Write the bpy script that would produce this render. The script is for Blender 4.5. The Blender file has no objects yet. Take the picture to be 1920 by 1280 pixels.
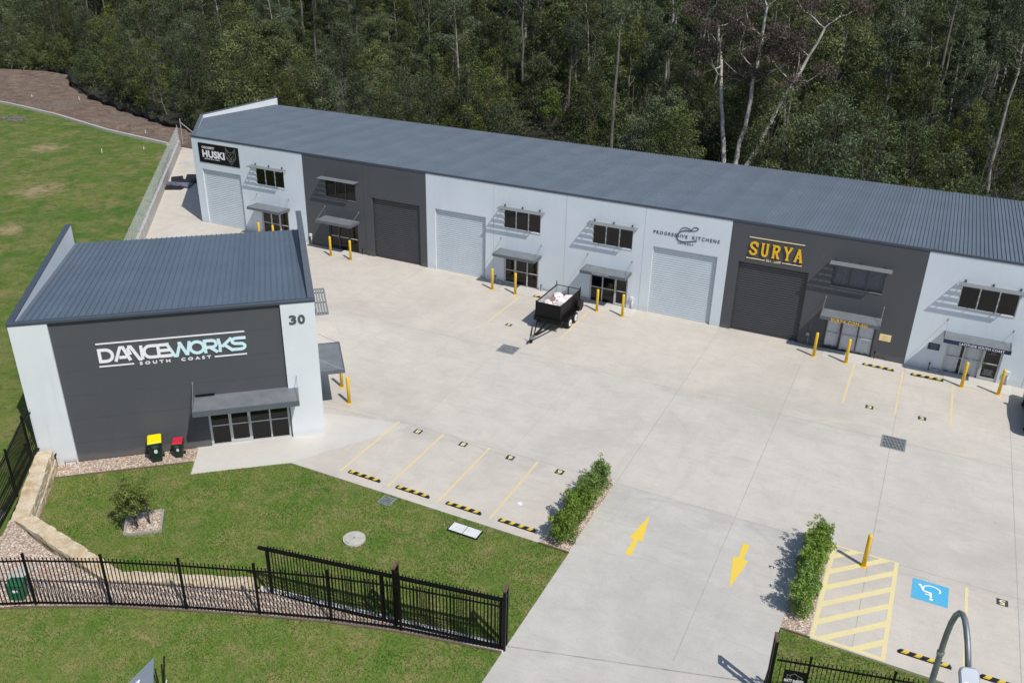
import bpy, bmesh, math, random
import numpy as np
from mathutils import Vector, Matrix
random.seed(7); RNG = np.random.default_rng(11)
S = bpy.context.scene
COL = S.collection
PI = math.pi
# ------------------------------------------------------------------ camera, sky, sun, exposure
cd = bpy.data.cameras.new('camera'); cam = bpy.data.objects.new('camera', cd); COL.objects.link(cam)
cd.sensor_width = 36; cd.lens = 1641.67 / 1920 * 36; cd.clip_start = 0.1; cd.clip_end = 2000
R_ = Vector((0.89697269, 0.44167182, 0.01913106)); U_ = Vector((-0.20749071, 0.38238297, 0.90040595)); F_ = Vector((-0.39036855, 0.81160906, -0.43462988))
cam.matrix_world = Matrix(((R_.x, U_.x, -F_.x, 50.5051), (R_.y, U_.y, -F_.y, -48.5815), (R_.z, U_.z, -F_.z, 21.8550), (0, 0, 0, 1)))
S.camera = cam
SUN_EL = math.radians(53.0); SUN_AZ = math.radians(-26.5)          # azimuth measured from +X
w = bpy.data.worlds.new('World'); S.world = w; w.use_nodes = True
nt = w.node_tree; bg = nt.nodes['Background']
sky = nt.nodes.new('ShaderNodeTexSky'); sky.sky_type = 'NISHITA'; sky.sun_disc = False
sky.sun_elevation = SUN_EL; sky.sun_rotation = PI / 2 - SUN_AZ; sky.air_density = 1.0; sky.dust_density = 0.6
nt.links.new(sky.outputs[0], bg.inputs[0]); bg.inputs[1].default_value = 0.10
sl = bpy.data.lights.new('sun', 'SUN'); sun = bpy.data.objects.new('sun', sl); COL.objects.link(sun)
sl.energy = 4.0; sl.angle = math.radians(0.53); sl.color = (1.0, 0.955, 0.89)
sd = Vector((math.cos(SUN_AZ) * math.cos(SUN_EL), math.sin(SUN_AZ) * math.cos(SUN_EL), math.sin(SUN_EL)))
sun.rotation_euler = sd.to_track_quat('Z', 'Y').to_euler()
S.view_settings.view_transform = 'Standard'; S.view_settings.look = 'None'
S.view_settings.exposure = 0.0; S.view_settings.gamma = 1.0
S.cycles.max_bounces = 6; S.cycles.transparent_max_bounces = 12; S.cycles.diffuse_bounces = 3
S.cycles.use_denoising = True

# ------------------------------------------------------------------ materials
def _n(nt, t, **k):
    n = nt.nodes.new(t)
    for a, b in k.items():
        if a.startswith('i_'): n.inputs[a[2:].replace('_', ' ')].default_value = b
        else: setattr(n, a, b)
    return n
def ramp(nt, fac, stops, interp='LINEAR'):
    r = nt.nodes.new('ShaderNodeValToRGB'); r.color_ramp.interpolation = interp
    e = r.color_ramp.elements
    while len(e) < len(stops): e.new(0.5)
    for i, (p, c) in enumerate(stops):
        e[i].position = p; e[i].color = (c, c, c, 1) if isinstance(c, (int, float)) else (*c, 1)
    nt.links.new(fac, r.inputs[0]); return r.outputs[0]
def mixc(nt, fac, a, b, mode='MIX'):
    m = nt.nodes.new('ShaderNodeMix'); m.data_type = 'RGBA'; m.blend_type = mode
    for s, v in ((0, fac), (6, a), (7, b)):
        if isinstance(v, (int, float)): m.inputs[s].default_value = v
        elif isinstance(v, tuple): m.inputs[s].default_value = (*v, 1)
        else: nt.links.new(v, m.inputs[s])
    return m.outputs[2]
def noise(nt, vec, scale, detail=4, rough=0.55, dist=0.0, dim='3D'):
    n = nt.nodes.new('ShaderNodeTexNoise'); n.inputs['Scale'].default_value = scale
    n.inputs['Detail'].default_value = detail; n.inputs['Roughness'].default_value = rough
    n.inputs['Distortion'].default_value = dist
    nt.links.new(vec, n.inputs['Vector']); return n.outputs['Fac']
def newmat(name):
    m = bpy.data.materials.new(name); m.use_nodes = True
    return m, m.node_tree, m.node_tree.nodes['Principled BSDF']
def wpos(nt, scale=(1, 1, 1)):
    g = nt.nodes.new('ShaderNodeNewGeometry'); mp = nt.nodes.new('ShaderNodeMapping')
    mp.inputs['Scale'].default_value = scale; nt.links.new(g.outputs['Position'], mp.inputs[0]); return mp.outputs[0]
def opos(nt, scale=(1, 1, 1)):
    g = nt.nodes.new('ShaderNodeTexCoord'); mp = nt.nodes.new('ShaderNodeMapping')
    mp.inputs['Scale'].default_value = scale; nt.links.new(g.outputs['Object'], mp.inputs[0]); return mp.outputs[0]
def bump(nt, b, h, strength=0.3, dist=0.02):
    n = nt.nodes.new('ShaderNodeBump'); n.inputs['Strength'].default_value = strength; n.inputs['Distance'].default_value = dist
    nt.links.new(h, n.inputs['Height']); nt.links.new(n.outputs[0], b.inputs['Normal'])
def simple(name, col, rough=0.6, metal=0.0, var=0.08, scale=3.0, bmp=0.0, spec=0.5, bscale=40.0):
    m, nt, b = newmat(name)
    v = opos(nt); f = noise(nt, v, scale, 5, 0.6)
    lo = tuple(c * (1 - var) for c in col); hi = tuple(min(1, c * (1 + var)) for c in col)
    nt.links.new(ramp(nt, f, [(0.3, lo), (0.7, hi)]), b.inputs['Base Color'])
    b.inputs['Roughness'].default_value = rough; b.inputs['Metallic'].default_value = metal
    b.inputs['Specular IOR Level'].default_value = spec
    if bmp: bump(nt, b, noise(nt, v, bscale, 4), bmp, 0.01)
    return m
M = {}
def paintwall(name, col):
    m, nt, b = newmat(name); v = opos(nt)
    big = noise(nt, v, 0.35, 4, 0.6); fine = noise(nt, v, 9, 5, 0.6); st = noise(nt, opos(nt, (2.2, 2.2, 0.12)), 1.3, 5, 0.65)
    c = ramp(nt, big, [(0.3, tuple(k * 0.94 for k in col)), (0.7, tuple(min(1, k * 1.03) for k in col))])
    c = mixc(nt, ramp(nt, fine, [(0.35, 0.0), (0.8, 0.10)]), c, tuple(k * 0.8 for k in col))
    c = mixc(nt, ramp(nt, st, [(0.54, 0.0), (0.74, 0.34)]), c, tuple(k * 0.8 for k in col))
    sp = nt.nodes.new('ShaderNodeSeparateXYZ'); nt.links.new(v, sp.inputs[0])      # splash dirt low on the wall, uneven
    ad = nt.nodes.new('ShaderNodeMath'); ad.operation = 'MULTIPLY_ADD'; nt.links.new(noise(nt, v, 2.2, 4), ad.inputs[0]); ad.inputs[1].default_value = -0.5; nt.links.new(sp.outputs[2], ad.inputs[2])
    c = mixc(nt, ramp(nt, ad.outputs[0], [(0.0, 0.14), (0.14, 0.0)]), c, (0.30, 0.26, 0.21))
    nt.links.new(c, b.inputs['Base Color']); b.inputs['Roughness'].default_value = 0.62; b.inputs['Specular IOR Level'].default_value = 0.35
    bump(nt, b, fine, 0.12, 0.008); return m
M['wall_light'] = paintwall('light grey wall paint', (0.64, 0.70, 0.76))
M['wall_white'] = paintwall('white wall paint', (0.67, 0.71, 0.74))
M['wall_dark'] = paintwall('charcoal wall paint', (0.079, 0.084, 0.094))
M['parapet'] = paintwall('parapet inner paint', (0.74, 0.77, 0.80))
M['joint'] = simple('joint sealant', (0.10, 0.11, 0.12), 0.8)
M['cut'] = simple('saw cut filler', (0.33, 0.31, 0.285), 0.9, 0, 0.3, 2.0)
M['joint_l'] = simple('pale joint sealant', (0.42, 0.45, 0.48), 0.7)
M['roof'] = simple('blue grey roof sheeting', (0.132, 0.164, 0.202), 0.42, 0.0, 0.07, 0.5, 0.0, 0.5)
M['roof_dance'] = simple('dark blue roof sheeting', (0.100, 0.130, 0.172), 0.42, 0.0, 0.07, 0.5, 0.0, 0.5)
for _i, _k in ((1, 0.965), (2, 1.035)):
    M['roof%d' % _i] = simple('blue grey roof sheeting lap %d' % _i, tuple(c * _k for c in (0.132, 0.164, 0.202)), 0.42, 0.0, 0.09, 0.5, 0.0, 0.5)
    M['roofd%d' % _i] = simple('dark blue roof sheeting lap %d' % _i, tuple(c * _k for c in (0.100, 0.130, 0.172)), 0.42, 0.0, 0.09, 0.5, 0.0, 0.5)
M['trim'] = simple('dark blue grey trim', (0.055, 0.070, 0.095), 0.45)
M['fascia'] = simple('slate grey fascia', (0.105, 0.12, 0.14), 0.45)
M['awning'] = simple('grey canopy sheet', (0.17, 0.185, 0.20), 0.5, 0, 0.15, 2.0)
M['shade'] = simple('grey sunshade metal', (0.24, 0.26, 0.27), 0.45, 0.2)
M['frame_light'] = simple('silver window frame', (0.50, 0.52, 0.53), 0.4, 0.2, 0.05)
M['frame_dark'] = simple('charcoal window frame', (0.05, 0.052, 0.058), 0.4, 0.2)
M['roller_light'] = simple('pale roller shutter', (0.55, 0.61, 0.66), 0.45, 0.0, 0.05, 1.0)
M['roller_dark'] = simple('charcoal roller shutter', (0.060, 0.062, 0.070), 0.45, 0.0, 0.08, 1.0)
M['steel'] = simple('galvanised steel', (0.36, 0.38, 0.39), 0.45, 0.6, 0.15, 6.0)
M['wire'] = simple('bright galvanised wire', (0.55, 0.60, 0.60), 0.6)
M['grate'] = simple('drain grate steel', (0.34, 0.37, 0.38), 0.5, 0.3, 0.2, 6.0)
M['black'] = simple('black powder coat', (0.004, 0.004, 0.0045), 0.5, 0, 0.1, 3.0, 0.0, 0.3)
M['rubber'] = simple('black rubber', (0.014, 0.012, 0.012), 0.8, 0, 0.3, 8.0, 0.1)
M['yellow'] = simple('yellow safety paint', (0.80, 0.50, 0.015), 0.4, 0, 0.10, 4.0)
M['yellow2'] = simple('yellow reflective patch', (0.70, 0.52, 0.06), 0.6, 0, 0.15, 20.0)
M['white'] = simple('white sign vinyl', (0.82, 0.82, 0.86), 0.4, 0, 0.02)
M['paleblue'] = simple('pale blue sign vinyl', (0.62, 0.83, 0.88), 0.4, 0, 0.02)
M['amber'] = simple('amber sign letters', (0.86, 0.50, 0.02), 0.35, 0, 0.05)
M['amberside'] = simple('red brown letter return', (0.18, 0.03, 0.01), 0.5)
M['cream'] = simple('cream sign bar', (0.80, 0.66, 0.40), 0.5, 0, 0.03)
M['navy'] = simple('navy sign face', (0.012, 0.02, 0.07), 0.4)
M['inkblue'] = simple('dark slate sign letters', (0.05, 0.075, 0.11), 0.4)
M['grey_letter'] = simple('grey lettering', (0.075, 0.09, 0.10), 0.5)
M['bin_green'] = simple('dark green bin plastic', (0.008, 0.028, 0.018), 0.45)
M['bin_yellow'] = simple('yellow bin lid', (0.90, 0.72, 0.0), 0.4)
M['bin_red'] = simple('red bin lid', (0.55, 0.02, 0.05), 0.4)
M['box_green'] = simple('green pillar paint', (0.02, 0.13, 0.06), 0.5)
M['conc_plain'] = simple('cast concrete', (0.47, 0.455, 0.43), 0.85, 0, 0.2, 1.6, 0.3)
M['conc_lid'] = simple('pale concrete lid', (0.46, 0.44, 0.40), 0.85, 0, 0.2, 5.0, 0.2)
M['plate'] = simple('white cover plate', (0.66, 0.68, 0.68), 0.6, 0, 0.08, 4.0)
M['timber'] = simple('weathered timber edging', (0.16, 0.12, 0.085), 0.85, 0, 0.3, 8.0)
M['timber_grey'] = simple('grey timber sleeper', (0.33, 0.31, 0.28), 0.85, 0, 0.25, 8.0)
M['curtain'] = simple('white curtain cloth', (0.92, 0.92, 0.93), 0.9, 0, 0.05, 5.0)
M['curtain_dim'] = simple('grey curtain cloth', (0.50, 0.50, 0.53), 0.9, 0, 0.2, 7.0)
M['interior'] = simple('interior lining', (0.17, 0.18, 0.195), 0.9)
M['intfloor'] = simple('interior floor', (0.12, 0.12, 0.125), 0.6)
M['tyre'] = simple('tyre rubber', (0.012, 0.012, 0.012), 0.8)
M['rim'] = simple('white wheel rim', (0.75, 0.75, 0.77), 0.4)
M['plaster'] = simple('crumpled white waste', (0.80, 0.72, 0.70), 0.9, 0, 0.12, 9.0, 0.4, 0.3, 14.0)
M['card'] = simple('brown pink carton', (0.36, 0.20, 0.16), 0.9)
M['car'] = simple('black car paint', (0.006, 0.006, 0.008), 0.15)
M['carglass'] = simple('car glass', (0.01, 0.012, 0.014), 0.05)
M['redlamp'] = simple('red lamp plastic', (0.4, 0.01, 0.01), 0.3)
M['clearlamp'] = simple('clear lamp plastic', (0.6, 0.6, 0.62), 0.2)
M['lamp_pole'] = simple('grey galvanised pole', (0.20, 0.22, 0.24), 0.45, 0.4, 0.22, 5.0)
M['track'] = simple('pale strip concrete', (0.60, 0.58, 0.54), 0.85, 0, 0.15, 3.0)
M['lamp_head'] = simple('pale grey luminaire', (0.32, 0.37, 0.45), 0.45)
M['mat'] = simple('black rubber sheet', (0.010, 0.010, 0.012), 0.6)
M['film'] = simple('purple white film', (0.13, 0.12, 0.17), 0.5, 0, 0.7, 3.0)
M['bark_pale'] = simple('pale gum bark', (0.26, 0.24, 0.215), 0.85, 0, 0.4, 2.0, 0.3)
M['bark_white'] = simple('smooth white gum bark', (0.52, 0.48, 0.43), 0.8, 0, 0.35, 1.6, 0.2)
M['bark_grey'] = simple('grey gum bark', (0.14, 0.13, 0.115), 0.9, 0, 0.45, 2.0, 0.3)
M['bark_dark'] = simple('dark bark', (0.07, 0.058, 0.048), 0.9, 0, 0.35, 3.0, 0.3)
M['rust'] = simple('rusty post cap', (0.13, 0.075, 0.055), 0.8, 0, 0.4, 20.0)
M['signfab'] = simple('blue grey sign board', (0.165, 0.195, 0.23), 0.5, 0, 0.1, 3.0)
M['silt'] = simple('dark silt fabric', (0.012, 0.014, 0.016), 0.8)
M['peg'] = simple('white marker', (0.8, 0.8, 0.74), 0.6)
M['rubble'] = simple('rubble', (0.17, 0.15, 0.13), 0.9, 0, 0.4, 6.0)

def glass(name, tr, tint=(0.02, 0.022, 0.024)):
    m, nt, b = newmat(name)
    out = nt.nodes['Material Output']; t = nt.nodes.new('ShaderNodeBsdfTransparent'); t.inputs[0].default_value = (tr * (.84 if tr < .9 else .98), tr * .94 if tr < .9 else tr, min(1, tr * 1.06), 1)
    g = nt.nodes.new('ShaderNodeBsdfGlossy'); g.inputs['Roughness'].default_value = 0.03; g.inputs[0].default_value = (0.9, 0.9, 0.9, 1)
    fr = nt.nodes.new('ShaderNodeFresnel'); fr.inputs[0].default_value = 1.5
    mx = nt.nodes.new('ShaderNodeMixShader'); nt.links.new(fr.outputs[0], mx.inputs[0]); nt.links.new(t.outputs[0], mx.inputs[1]); nt.links.new(g.outputs[0], mx.inputs[2])
    nt.links.new(mx.outputs[0], out.inputs[0]); return m
M['glass_tint'] = glass('tinted window glass', 0.42)
M['glass_clear'] = glass('clear door glass', 0.96)
M['glass_mid'] = glass('shop glass', 0.62)

def concrete(name, base, grey=0.0, stain=1.0):
    m, nt, b = newmat(name); v = wpos(nt)
    big = noise(nt, v, 0.16, 5, 0.62, 0.6); mid = noise(nt, v, 0.9, 6, 0.65, 0.4); fine = noise(nt, v, 14, 5, 0.7)
    sw = noise(nt, wpos(nt, (0.35, 1.6, 1)), 1.1, 6, 0.7, 1.5); tyre = noise(nt, wpos(nt, (1.9, 0.22, 1)), 1.0, 5, 0.6, 0.8)
    k = tuple(base)
    c = ramp(nt, big, [(0.34, tuple(x * 0.88 for x in k)), (0.5, k), (0.68, tuple(min(1, x * y) for x, y in zip(k, (1.05, 1.045, 1.04))))])
    c = mixc(nt, ramp(nt, mid, [(0.42, 0.0), (0.68, 0.44 * stain)]), c, (k[0] * 0.80, k[1] * 0.80, k[2] * 0.80))
    c = mixc(nt, ramp(nt, sw, [(0.50, 0.0), (0.72, 0.50 * stain)]), c, (k[0] * 0.78, k[1] * 0.79, k[2] * 0.81))
    c = mixc(nt, ramp(nt, tyre, [(0.55, 0.0), (0.75, 0.20 * stain)]), c, (k[0] * 0.72, k[1] * 0.73, k[2] * 0.74))
    c = mixc(nt, ramp(nt, fine, [(0.3, 0.14), (0.5, 0.0), (0.75, 0.0)]), c, (0.2, 0.19, 0.18))
    sc2 = noise(nt, wpos(nt, (1.0, 1.7, 1)), 3.0, 8, 0.8, 1.2)
    c = mixc(nt, ramp(nt, sc2, [(0.30, 0.22 * stain), (0.47, 0.0)]), c, (0.30, 0.285, 0.26))
    c = mixc(nt, ramp(nt, sc2, [(0.56, 0.0), (0.72, 0.22)]), c, (0.66, 0.63, 0.58))
    # tyre scuff arcs
    g0 = nt.nodes.new('ShaderNodeNewGeometry')
    tot = None
    for (ax_, ay_, R) in ((36.0, -16.5, 7.6), (36.0, -16.5, 9.1), (52.5, -13.0, 6.3), (52.5, -13.0, 7.8), (30.0, -2.0, 11.2), (30.0, -2.0, 12.7), (45.5, -24.0, 10.2), (45.5, -24.0, 11.6), (58.0, -22.0, 9.0), (24.0, -14.5, 8.4)):
        dv = nt.nodes.new('ShaderNodeVectorMath'); dv.operation = 'DISTANCE'; dv.inputs[1].default_value = (ax_, ay_, 0); nt.links.new(g0.outputs['Position'], dv.inputs[0])
        sb = nt.nodes.new('ShaderNodeMath'); sb.operation = 'SUBTRACT'; sb.inputs[1].default_value = R; nt.links.new(dv.outputs['Value'], sb.inputs[0])
        ab = nt.nodes.new('ShaderNodeMath'); ab.operation = 'ABSOLUTE'; nt.links.new(sb.outputs[0], ab.inputs[0])
        rr_ = ramp(nt, ab.outputs[0], [(0.05, 1.0), (0.16, 0.0)])
        if tot is None: tot = rr_
        else:
            mxx = nt.nodes.new('ShaderNodeMath'); mxx.operation = 'MAXIMUM'; nt.links.new(tot, mxx.inputs[0]); nt.links.new(rr_, mxx.inputs[1]); tot = mxx.outputs[0]
    mm = nt.nodes.new('ShaderNodeMath'); mm.operation = 'MULTIPLY'; nt.links.new(tot, mm.inputs[0]); nt.links.new(ramp(nt, noise(nt, v, 0.45, 4, 0.6), [(0.46, 0.0), (0.66, 0.09 * stain)]), mm.inputs[1])
    c = mixc(nt, mm.outputs[0], c, (0.22, 0.215, 0.21))
    spx = nt.nodes.new('ShaderNodeSeparateXYZ'); nt.links.new(g0.outputs['Position'], spx.inputs[0])
    for yy, hw_, st_ in ((-8.95, 0.9, 0.36), (-18.6, 0.8, 0.55), (-0.9, 0.9, 0.14)):
        sb = nt.nodes.new('ShaderNodeMath'); sb.operation = 'ADD'; sb.inputs[1].default_value = -yy; nt.links.new(spx.outputs[1], sb.inputs[0])
        ab = nt.nodes.new('ShaderNodeMath'); ab.operation = 'ABSOLUTE'; nt.links.new(sb.outputs[0], ab.inputs[0])
        nz = nt.nodes.new('ShaderNodeMath'); nz.operation = 'MULTIPLY'; nt.links.new(ramp(nt, ab.outputs[0], [(0.05, 1.0), (hw_, 0.0)]), nz.inputs[0]); nt.links.new(ramp(nt, noise(nt, wpos(nt, (0.5, 2.2, 1)), 0.9, 6, 0.7, 1.0), [(0.42, 0.0), (0.66, st_ * min(1, stain))]), nz.inputs[1])
        c = mixc(nt, nz.outputs[0], c, (k[0] * 0.62, k[1] * 0.64, k[2] * 0.67))
    sp = noise(nt, v, 3.2, 3, 0.8, 2.0)
    c = mixc(nt, ramp(nt, sp, [(0.67, 0.0), (0.73, 0.34 * stain)]), c, (0.19, 0.165, 0.14))
    nt.links.new(c, b.inputs['Base Color']); b.inputs['Roughness'].default_value = 0.85; b.inputs['Specular IOR Level'].default_value = 0.3
    bump(nt, b, fine, 0.15, 0.01); return m
M['conc_a'] = concrete('yard concrete', (0.565, 0.530, 0.474))
M['conc_b'] = concrete('warm yard concrete', (0.576, 0.533, 0.471), 0, 1.0)
M['conc_c'] = concrete('driveway concrete', (0.535, 0.515, 0.475), 0, 1.2)
M['conc_d'] = concrete('clean path concrete', (0.585, 0.565, 0.52), 0, 0.35)

def linepaint(name, col, wear):
    m, nt, b = newmat(name); v = wpos(nt); n = noise(nt, v, 6, 6, 0.7); n2 = noise(nt, v, 0.8, 3)
    c = mixc(nt, ramp(nt, n, [(0.45, 0.0), (0.75, wear)]), col, (0.50, 0.47, 0.42))
    c = mixc(nt, ramp(nt, n2, [(0.4, 0.0), (0.7, wear * 0.6)]), c, (0.52, 0.49, 0.44))
    nt.links.new(c, b.inputs['Base Color']); b.inputs['Roughness'].default_value = 0.7; return m
M['line_pale'] = linepaint('faded yellow line paint', (0.72, 0.585, 0.30), 0.65)
M['line_cream'] = linepaint('pale yellow hatch paint', (0.76, 0.66, 0.33), 0.35)
M['line_bold'] = linepaint('yellow arrow paint', (0.80, 0.58, 0.06), 0.12)
M['line_blue'] = linepaint('blue bay paint', (0.06, 0.42, 0.68), 0.15)
M['line_white'] = linepaint('white symbol paint', (0.85, 0.87, 0.88), 0.1)
M['pad'] = linepaint('black number pad', (0.035, 0.034, 0.025), 0.15)
M['padnum'] = linepaint('pale yellow number paint', (0.78, 0.76, 0.42), 0.1)

def grassmat(name, g1, g2, dry, drybias, barebias=0.9, patch=0.35, spots=()):
    m, nt, b = newmat(name); v = wpos(nt)
    a = noise(nt, v, patch, 6, 0.66, 0.5); f = noise(nt, v, 7, 8, 0.75); ff = noise(nt, wpos(nt, (1, 1, 0.3)), 34, 4, 0.8); d = noise(nt, v, patch * 2.6, 7, 0.7, 0.3)
    p = noise(nt, v, 0.16, 4, 0.55, 0.4)
    c = ramp(nt, a, [(0.32, g1), (0.62, g2)])
    c = mixc(nt, ramp(nt, d, [(drybias, 0.0), (drybias + 0.2, 0.85)]), c, dry)
    c = mixc(nt, ramp(nt, p, [(barebias, 0.0), (barebias + 0.07, 0.9)]), c, (0.34, 0.24, 0.15))
    if spots:
        g0 = nt.nodes.new('ShaderNodeNewGeometry')
        for (sx_, sy_, R) in spots:
            dv = nt.nodes.new('ShaderNodeVectorMath'); dv.operation = 'DISTANCE'; dv.inputs[1].default_value = (sx_, sy_, 0.85); nt.links.new(g0.outputs['Position'], dv.inputs[0])
            ad = nt.nodes.new('ShaderNodeMath'); ad.operation = 'MULTIPLY_ADD'; nt.links.new(noise(nt, v, 0.9, 6, 0.7), ad.inputs[0]); ad.inputs[1].default_value = R * 3.0; nt.links.new(dv.outputs['Value'], ad.inputs[2])
            sc_ = nt.nodes.new('ShaderNodeMath'); sc_.operation = 'DIVIDE'; nt.links.new(ad.outputs[0], sc_.inputs[0]); sc_.inputs[1].default_value = R * 5
            c = mixc(nt, ramp(nt, sc_.outputs[0], [(0.33, 0.85), (0.50, 0.0)]), c, (0.40, 0.29, 0.18))
        md = noise(nt, v, 1.6, 7, 0.75, 0.4); c = mixc(nt, ramp(nt, md, [(0.38, 0.55), (0.52, 0.0)]), c, tuple(x * 0.5 for x in g1))
    c = mixc(nt, ramp(nt, f, [(0.3, 0.5), (0.55, 0.0)]), c, tuple(x * 0.45 for x in g1))
    c = mixc(nt, ramp(nt, ff, [(0.35, 0.45), (0.5, 0.0), (0.7, 0.0)]), c, tuple(x * 0.4 for x in g1))
    c = mixc(nt, ramp(nt, ff, [(0.55, 0.0), (0.75, 0.35)]), c, tuple(min(1, x * 1.7) for x in dry))
    nt.links.new(c, b.inputs['Base Color']); b.inputs['Roughness'].default_value = 0.9; b.inputs['Specular IOR Level'].default_value = 0.2
    bump(nt, b, ff, 0.6, 0.03); return m
M['lawn'] = grassmat('mown lawn', (0.080, 0.185, 0.022), (0.175, 0.230, 0.048), (0.30, 0.26, 0.11), 0.45, 0.9, 0.42)
M['field'] = grassmat('rough field grass', (0.062, 0.140, 0.016), (0.135, 0.180, 0.036), (0.25, 0.21, 0.09), 0.44, 0.66, 0.22, [(-15.3, -2.2, 2.4), (-27.6, 7.6, 2.2), (-8.6, -9.9, 1.6)])
M['dirt'] = None
m, nt, b = newmat('bare brown dirt'); v = wpos(nt); f = noise(nt, v, 0.7, 8, 0.7, 0.6); g = noise(nt, v, 6, 6, 0.75); h = noise(nt, v, 0.18, 4)
c = ramp(nt, f, [(0.3, (0.075, 0.052, 0.038)), (0.5, (0.19, 0.13, 0.095)), (0.72, (0.32, 0.235, 0.17))])
c = mixc(nt, ramp(nt, h, [(0.5, 0.0), (0.65, 0.5)]), c, (0.20, 0.165, 0.14))
c = mixc(nt, ramp(nt, g, [(0.40, 0.85), (0.5, 0.0)]), c, (0.05, 0.04, 0.032))
nt.links.new(c, b.inputs['Base Color']); b.inputs['Roughness'].default_value = 0.95; bump(nt, b, f, 1.0, 0.25); M['dirt'] = m
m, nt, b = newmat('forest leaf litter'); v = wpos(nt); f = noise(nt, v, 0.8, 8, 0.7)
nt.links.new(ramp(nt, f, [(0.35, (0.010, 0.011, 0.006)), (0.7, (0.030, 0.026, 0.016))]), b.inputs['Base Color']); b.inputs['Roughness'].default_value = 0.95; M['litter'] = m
def pebble(name, cols, scale):
    m, nt, b = newmat(name); v = wpos(nt)
    vo = nt.nodes.new('ShaderNodeTexVoronoi'); vo.inputs['Scale'].default_value = scale; nt.links.new(v, vo.inputs['Vector'])
    sp = nt.nodes.new('ShaderNodeSeparateColor'); nt.links.new(vo.outputs['Color'], sp.inputs[0])
    n = len(cols); c = ramp(nt, sp.outputs[0], [(i / n, cc) for i, cc in enumerate(cols)], 'CONSTANT')
    c = mixc(nt, ramp(nt, vo.outputs['Distance'], [(0.0, 0.0), (0.6, 0.0), (0.85, 0.6)]), c, (0.10, 0.07, 0.055))
    nt.links.new(c, b.inputs['Base Color']); b.inputs['Roughness'].default_value = 0.85
    inv = nt.nodes.new('ShaderNodeMath'); inv.operation = 'SUBTRACT'; inv.inputs[0].default_value = 1; nt.links.new(vo.outputs['Distance'], inv.inputs[1])
    bump(nt, b, inv.outputs[0], 0.9, 0.03); return m
M['gravel'] = pebble('mixed river pebbles', [(0.46, 0.34, 0.26), (0.60, 0.50, 0.40), (0.32, 0.21, 0.155), (0.74, 0.66, 0.56), (0.50, 0.36, 0.28), (0.42, 0.34, 0.28)], 19)
# sandstone: cream top, ochre weathered sides come from noise, not from light
m, nt, b = newmat('sandstone block'); v = wpos(nt); f = noise(nt, v, 1.7, 7, 0.65, 0.6); g = noise(nt, v, 12, 6, 0.7); h = noise(nt, wpos(nt, (1, 1, 4)), 1.2, 5)
c = ramp(nt, f, [(0.3, (0.46, 0.35, 0.21)), (0.5, (0.60, 0.50, 0.36)), (0.7, (0.68, 0.60, 0.46))])
c = mixc(nt, ramp(nt, h, [(0.55, 0.0), (0.68, 0.6)]), c, (0.42, 0.27, 0.11))
c = mixc(nt, ramp(nt, g, [(0.34, 0.4), (0.48, 0.0)]), c, (0.22, 0.15, 0.08))
nt.links.new(c, b.inputs['Base Color']); b.inputs['Roughness'].default_value = 0.9; bump(nt, b, g, 0.5, 0.03); M['sandstone'] = m
def leafmat(name, cols, trans=0.25, rnd=0.42):
    hv = 1.0 if rnd > 0.2 else 0.25
    m, nt, b = newmat(name)
    oi = nt.nodes.new('ShaderNodeObjectInfo'); at = nt.nodes.new('ShaderNodeAttribute'); at.attribute_name = 'tint'
    v = opos(nt); f = noise(nt, v, 0.7, 3)
    c = ramp(nt, at.outputs['Fac'], [(0.0, cols[0]), (0.5, cols[1]), (1.0, cols[2])])
    hs = nt.nodes.new('ShaderNodeHueSaturation')
    mr = nt.nodes.new('ShaderNodeMapRange'); mr.inputs[3].default_value = 1 - rnd; mr.inputs[4].default_value = 1 + rnd
    nt.links.new(oi.outputs['Random'], mr.inputs[0]); nt.links.new(mr.outputs[0], hs.inputs['Value'])
    mu = nt.nodes.new('ShaderNodeMath'); mu.operation = 'MULTIPLY'; mu.inputs[1].default_value = 7.31; nt.links.new(oi.outputs['Random'], mu.inputs[0])
    fr = nt.nodes.new('ShaderNodeMath'); fr.operation = 'FRACT'; nt.links.new(mu.outputs[0], fr.inputs[0])
    mr2 = nt.nodes.new('ShaderNodeMapRange'); mr2.inputs[3].default_value = 0.5 - .03 * hv; mr2.inputs[4].default_value = 0.5 + .03 * hv
    nt.links.new(fr.outputs[0], mr2.inputs[0]); nt.links.new(mr2.outputs[0], hs.inputs['Hue'])
    mr3 = nt.nodes.new('ShaderNodeMapRange'); mr3.inputs[3].default_value = 1 + .15 * hv; mr3.inputs[4].default_value = 1 - .28 * hv
    nt.links.new(fr.outputs[0], mr3.inputs[0]); nt.links.new(mr3.outputs[0], hs.inputs['Saturation'])
    nt.links.new(c, hs.inputs['Color'])
    b.inputs['Roughness'].default_value = 0.55; b.inputs['Specular IOR Level'].default_value = 0.3
    nt.links.new(hs.outputs[0], b.inputs['Base Color'])
    tr = nt.nodes.new('ShaderNodeBsdfTranslucent'); nt.links.new(hs.outputs[0], tr.inputs[0])
    mx = nt.nodes.new('ShaderNodeMixShader'); mx.inputs[0].default_value = trans
    nt.links.new(b.outputs[0], mx.inputs[1]); nt.links.new(tr.outputs[0], mx.inputs[2]); nt.links.new(mx.outputs[0], nt.nodes['Material Output'].inputs[0])
    return m
M['leaf_gum'] = leafmat('gum leaves', [(0.044, 0.062, 0.022), (0.088, 0.114, 0.044), (0.165, 0.190, 0.084)])
M['leaf_bush'] = leafmat('wattle leaves', [(0.036, 0.054, 0.014), (0.072, 0.100, 0.026), (0.135, 0.165, 0.050)])
M['leaf_red'] = leafmat('brown gum leaves', [(0.036, 0.030, 0.022), (0.070, 0.056, 0.044), (0.11, 0.092, 0.072)], 0.2)
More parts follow.
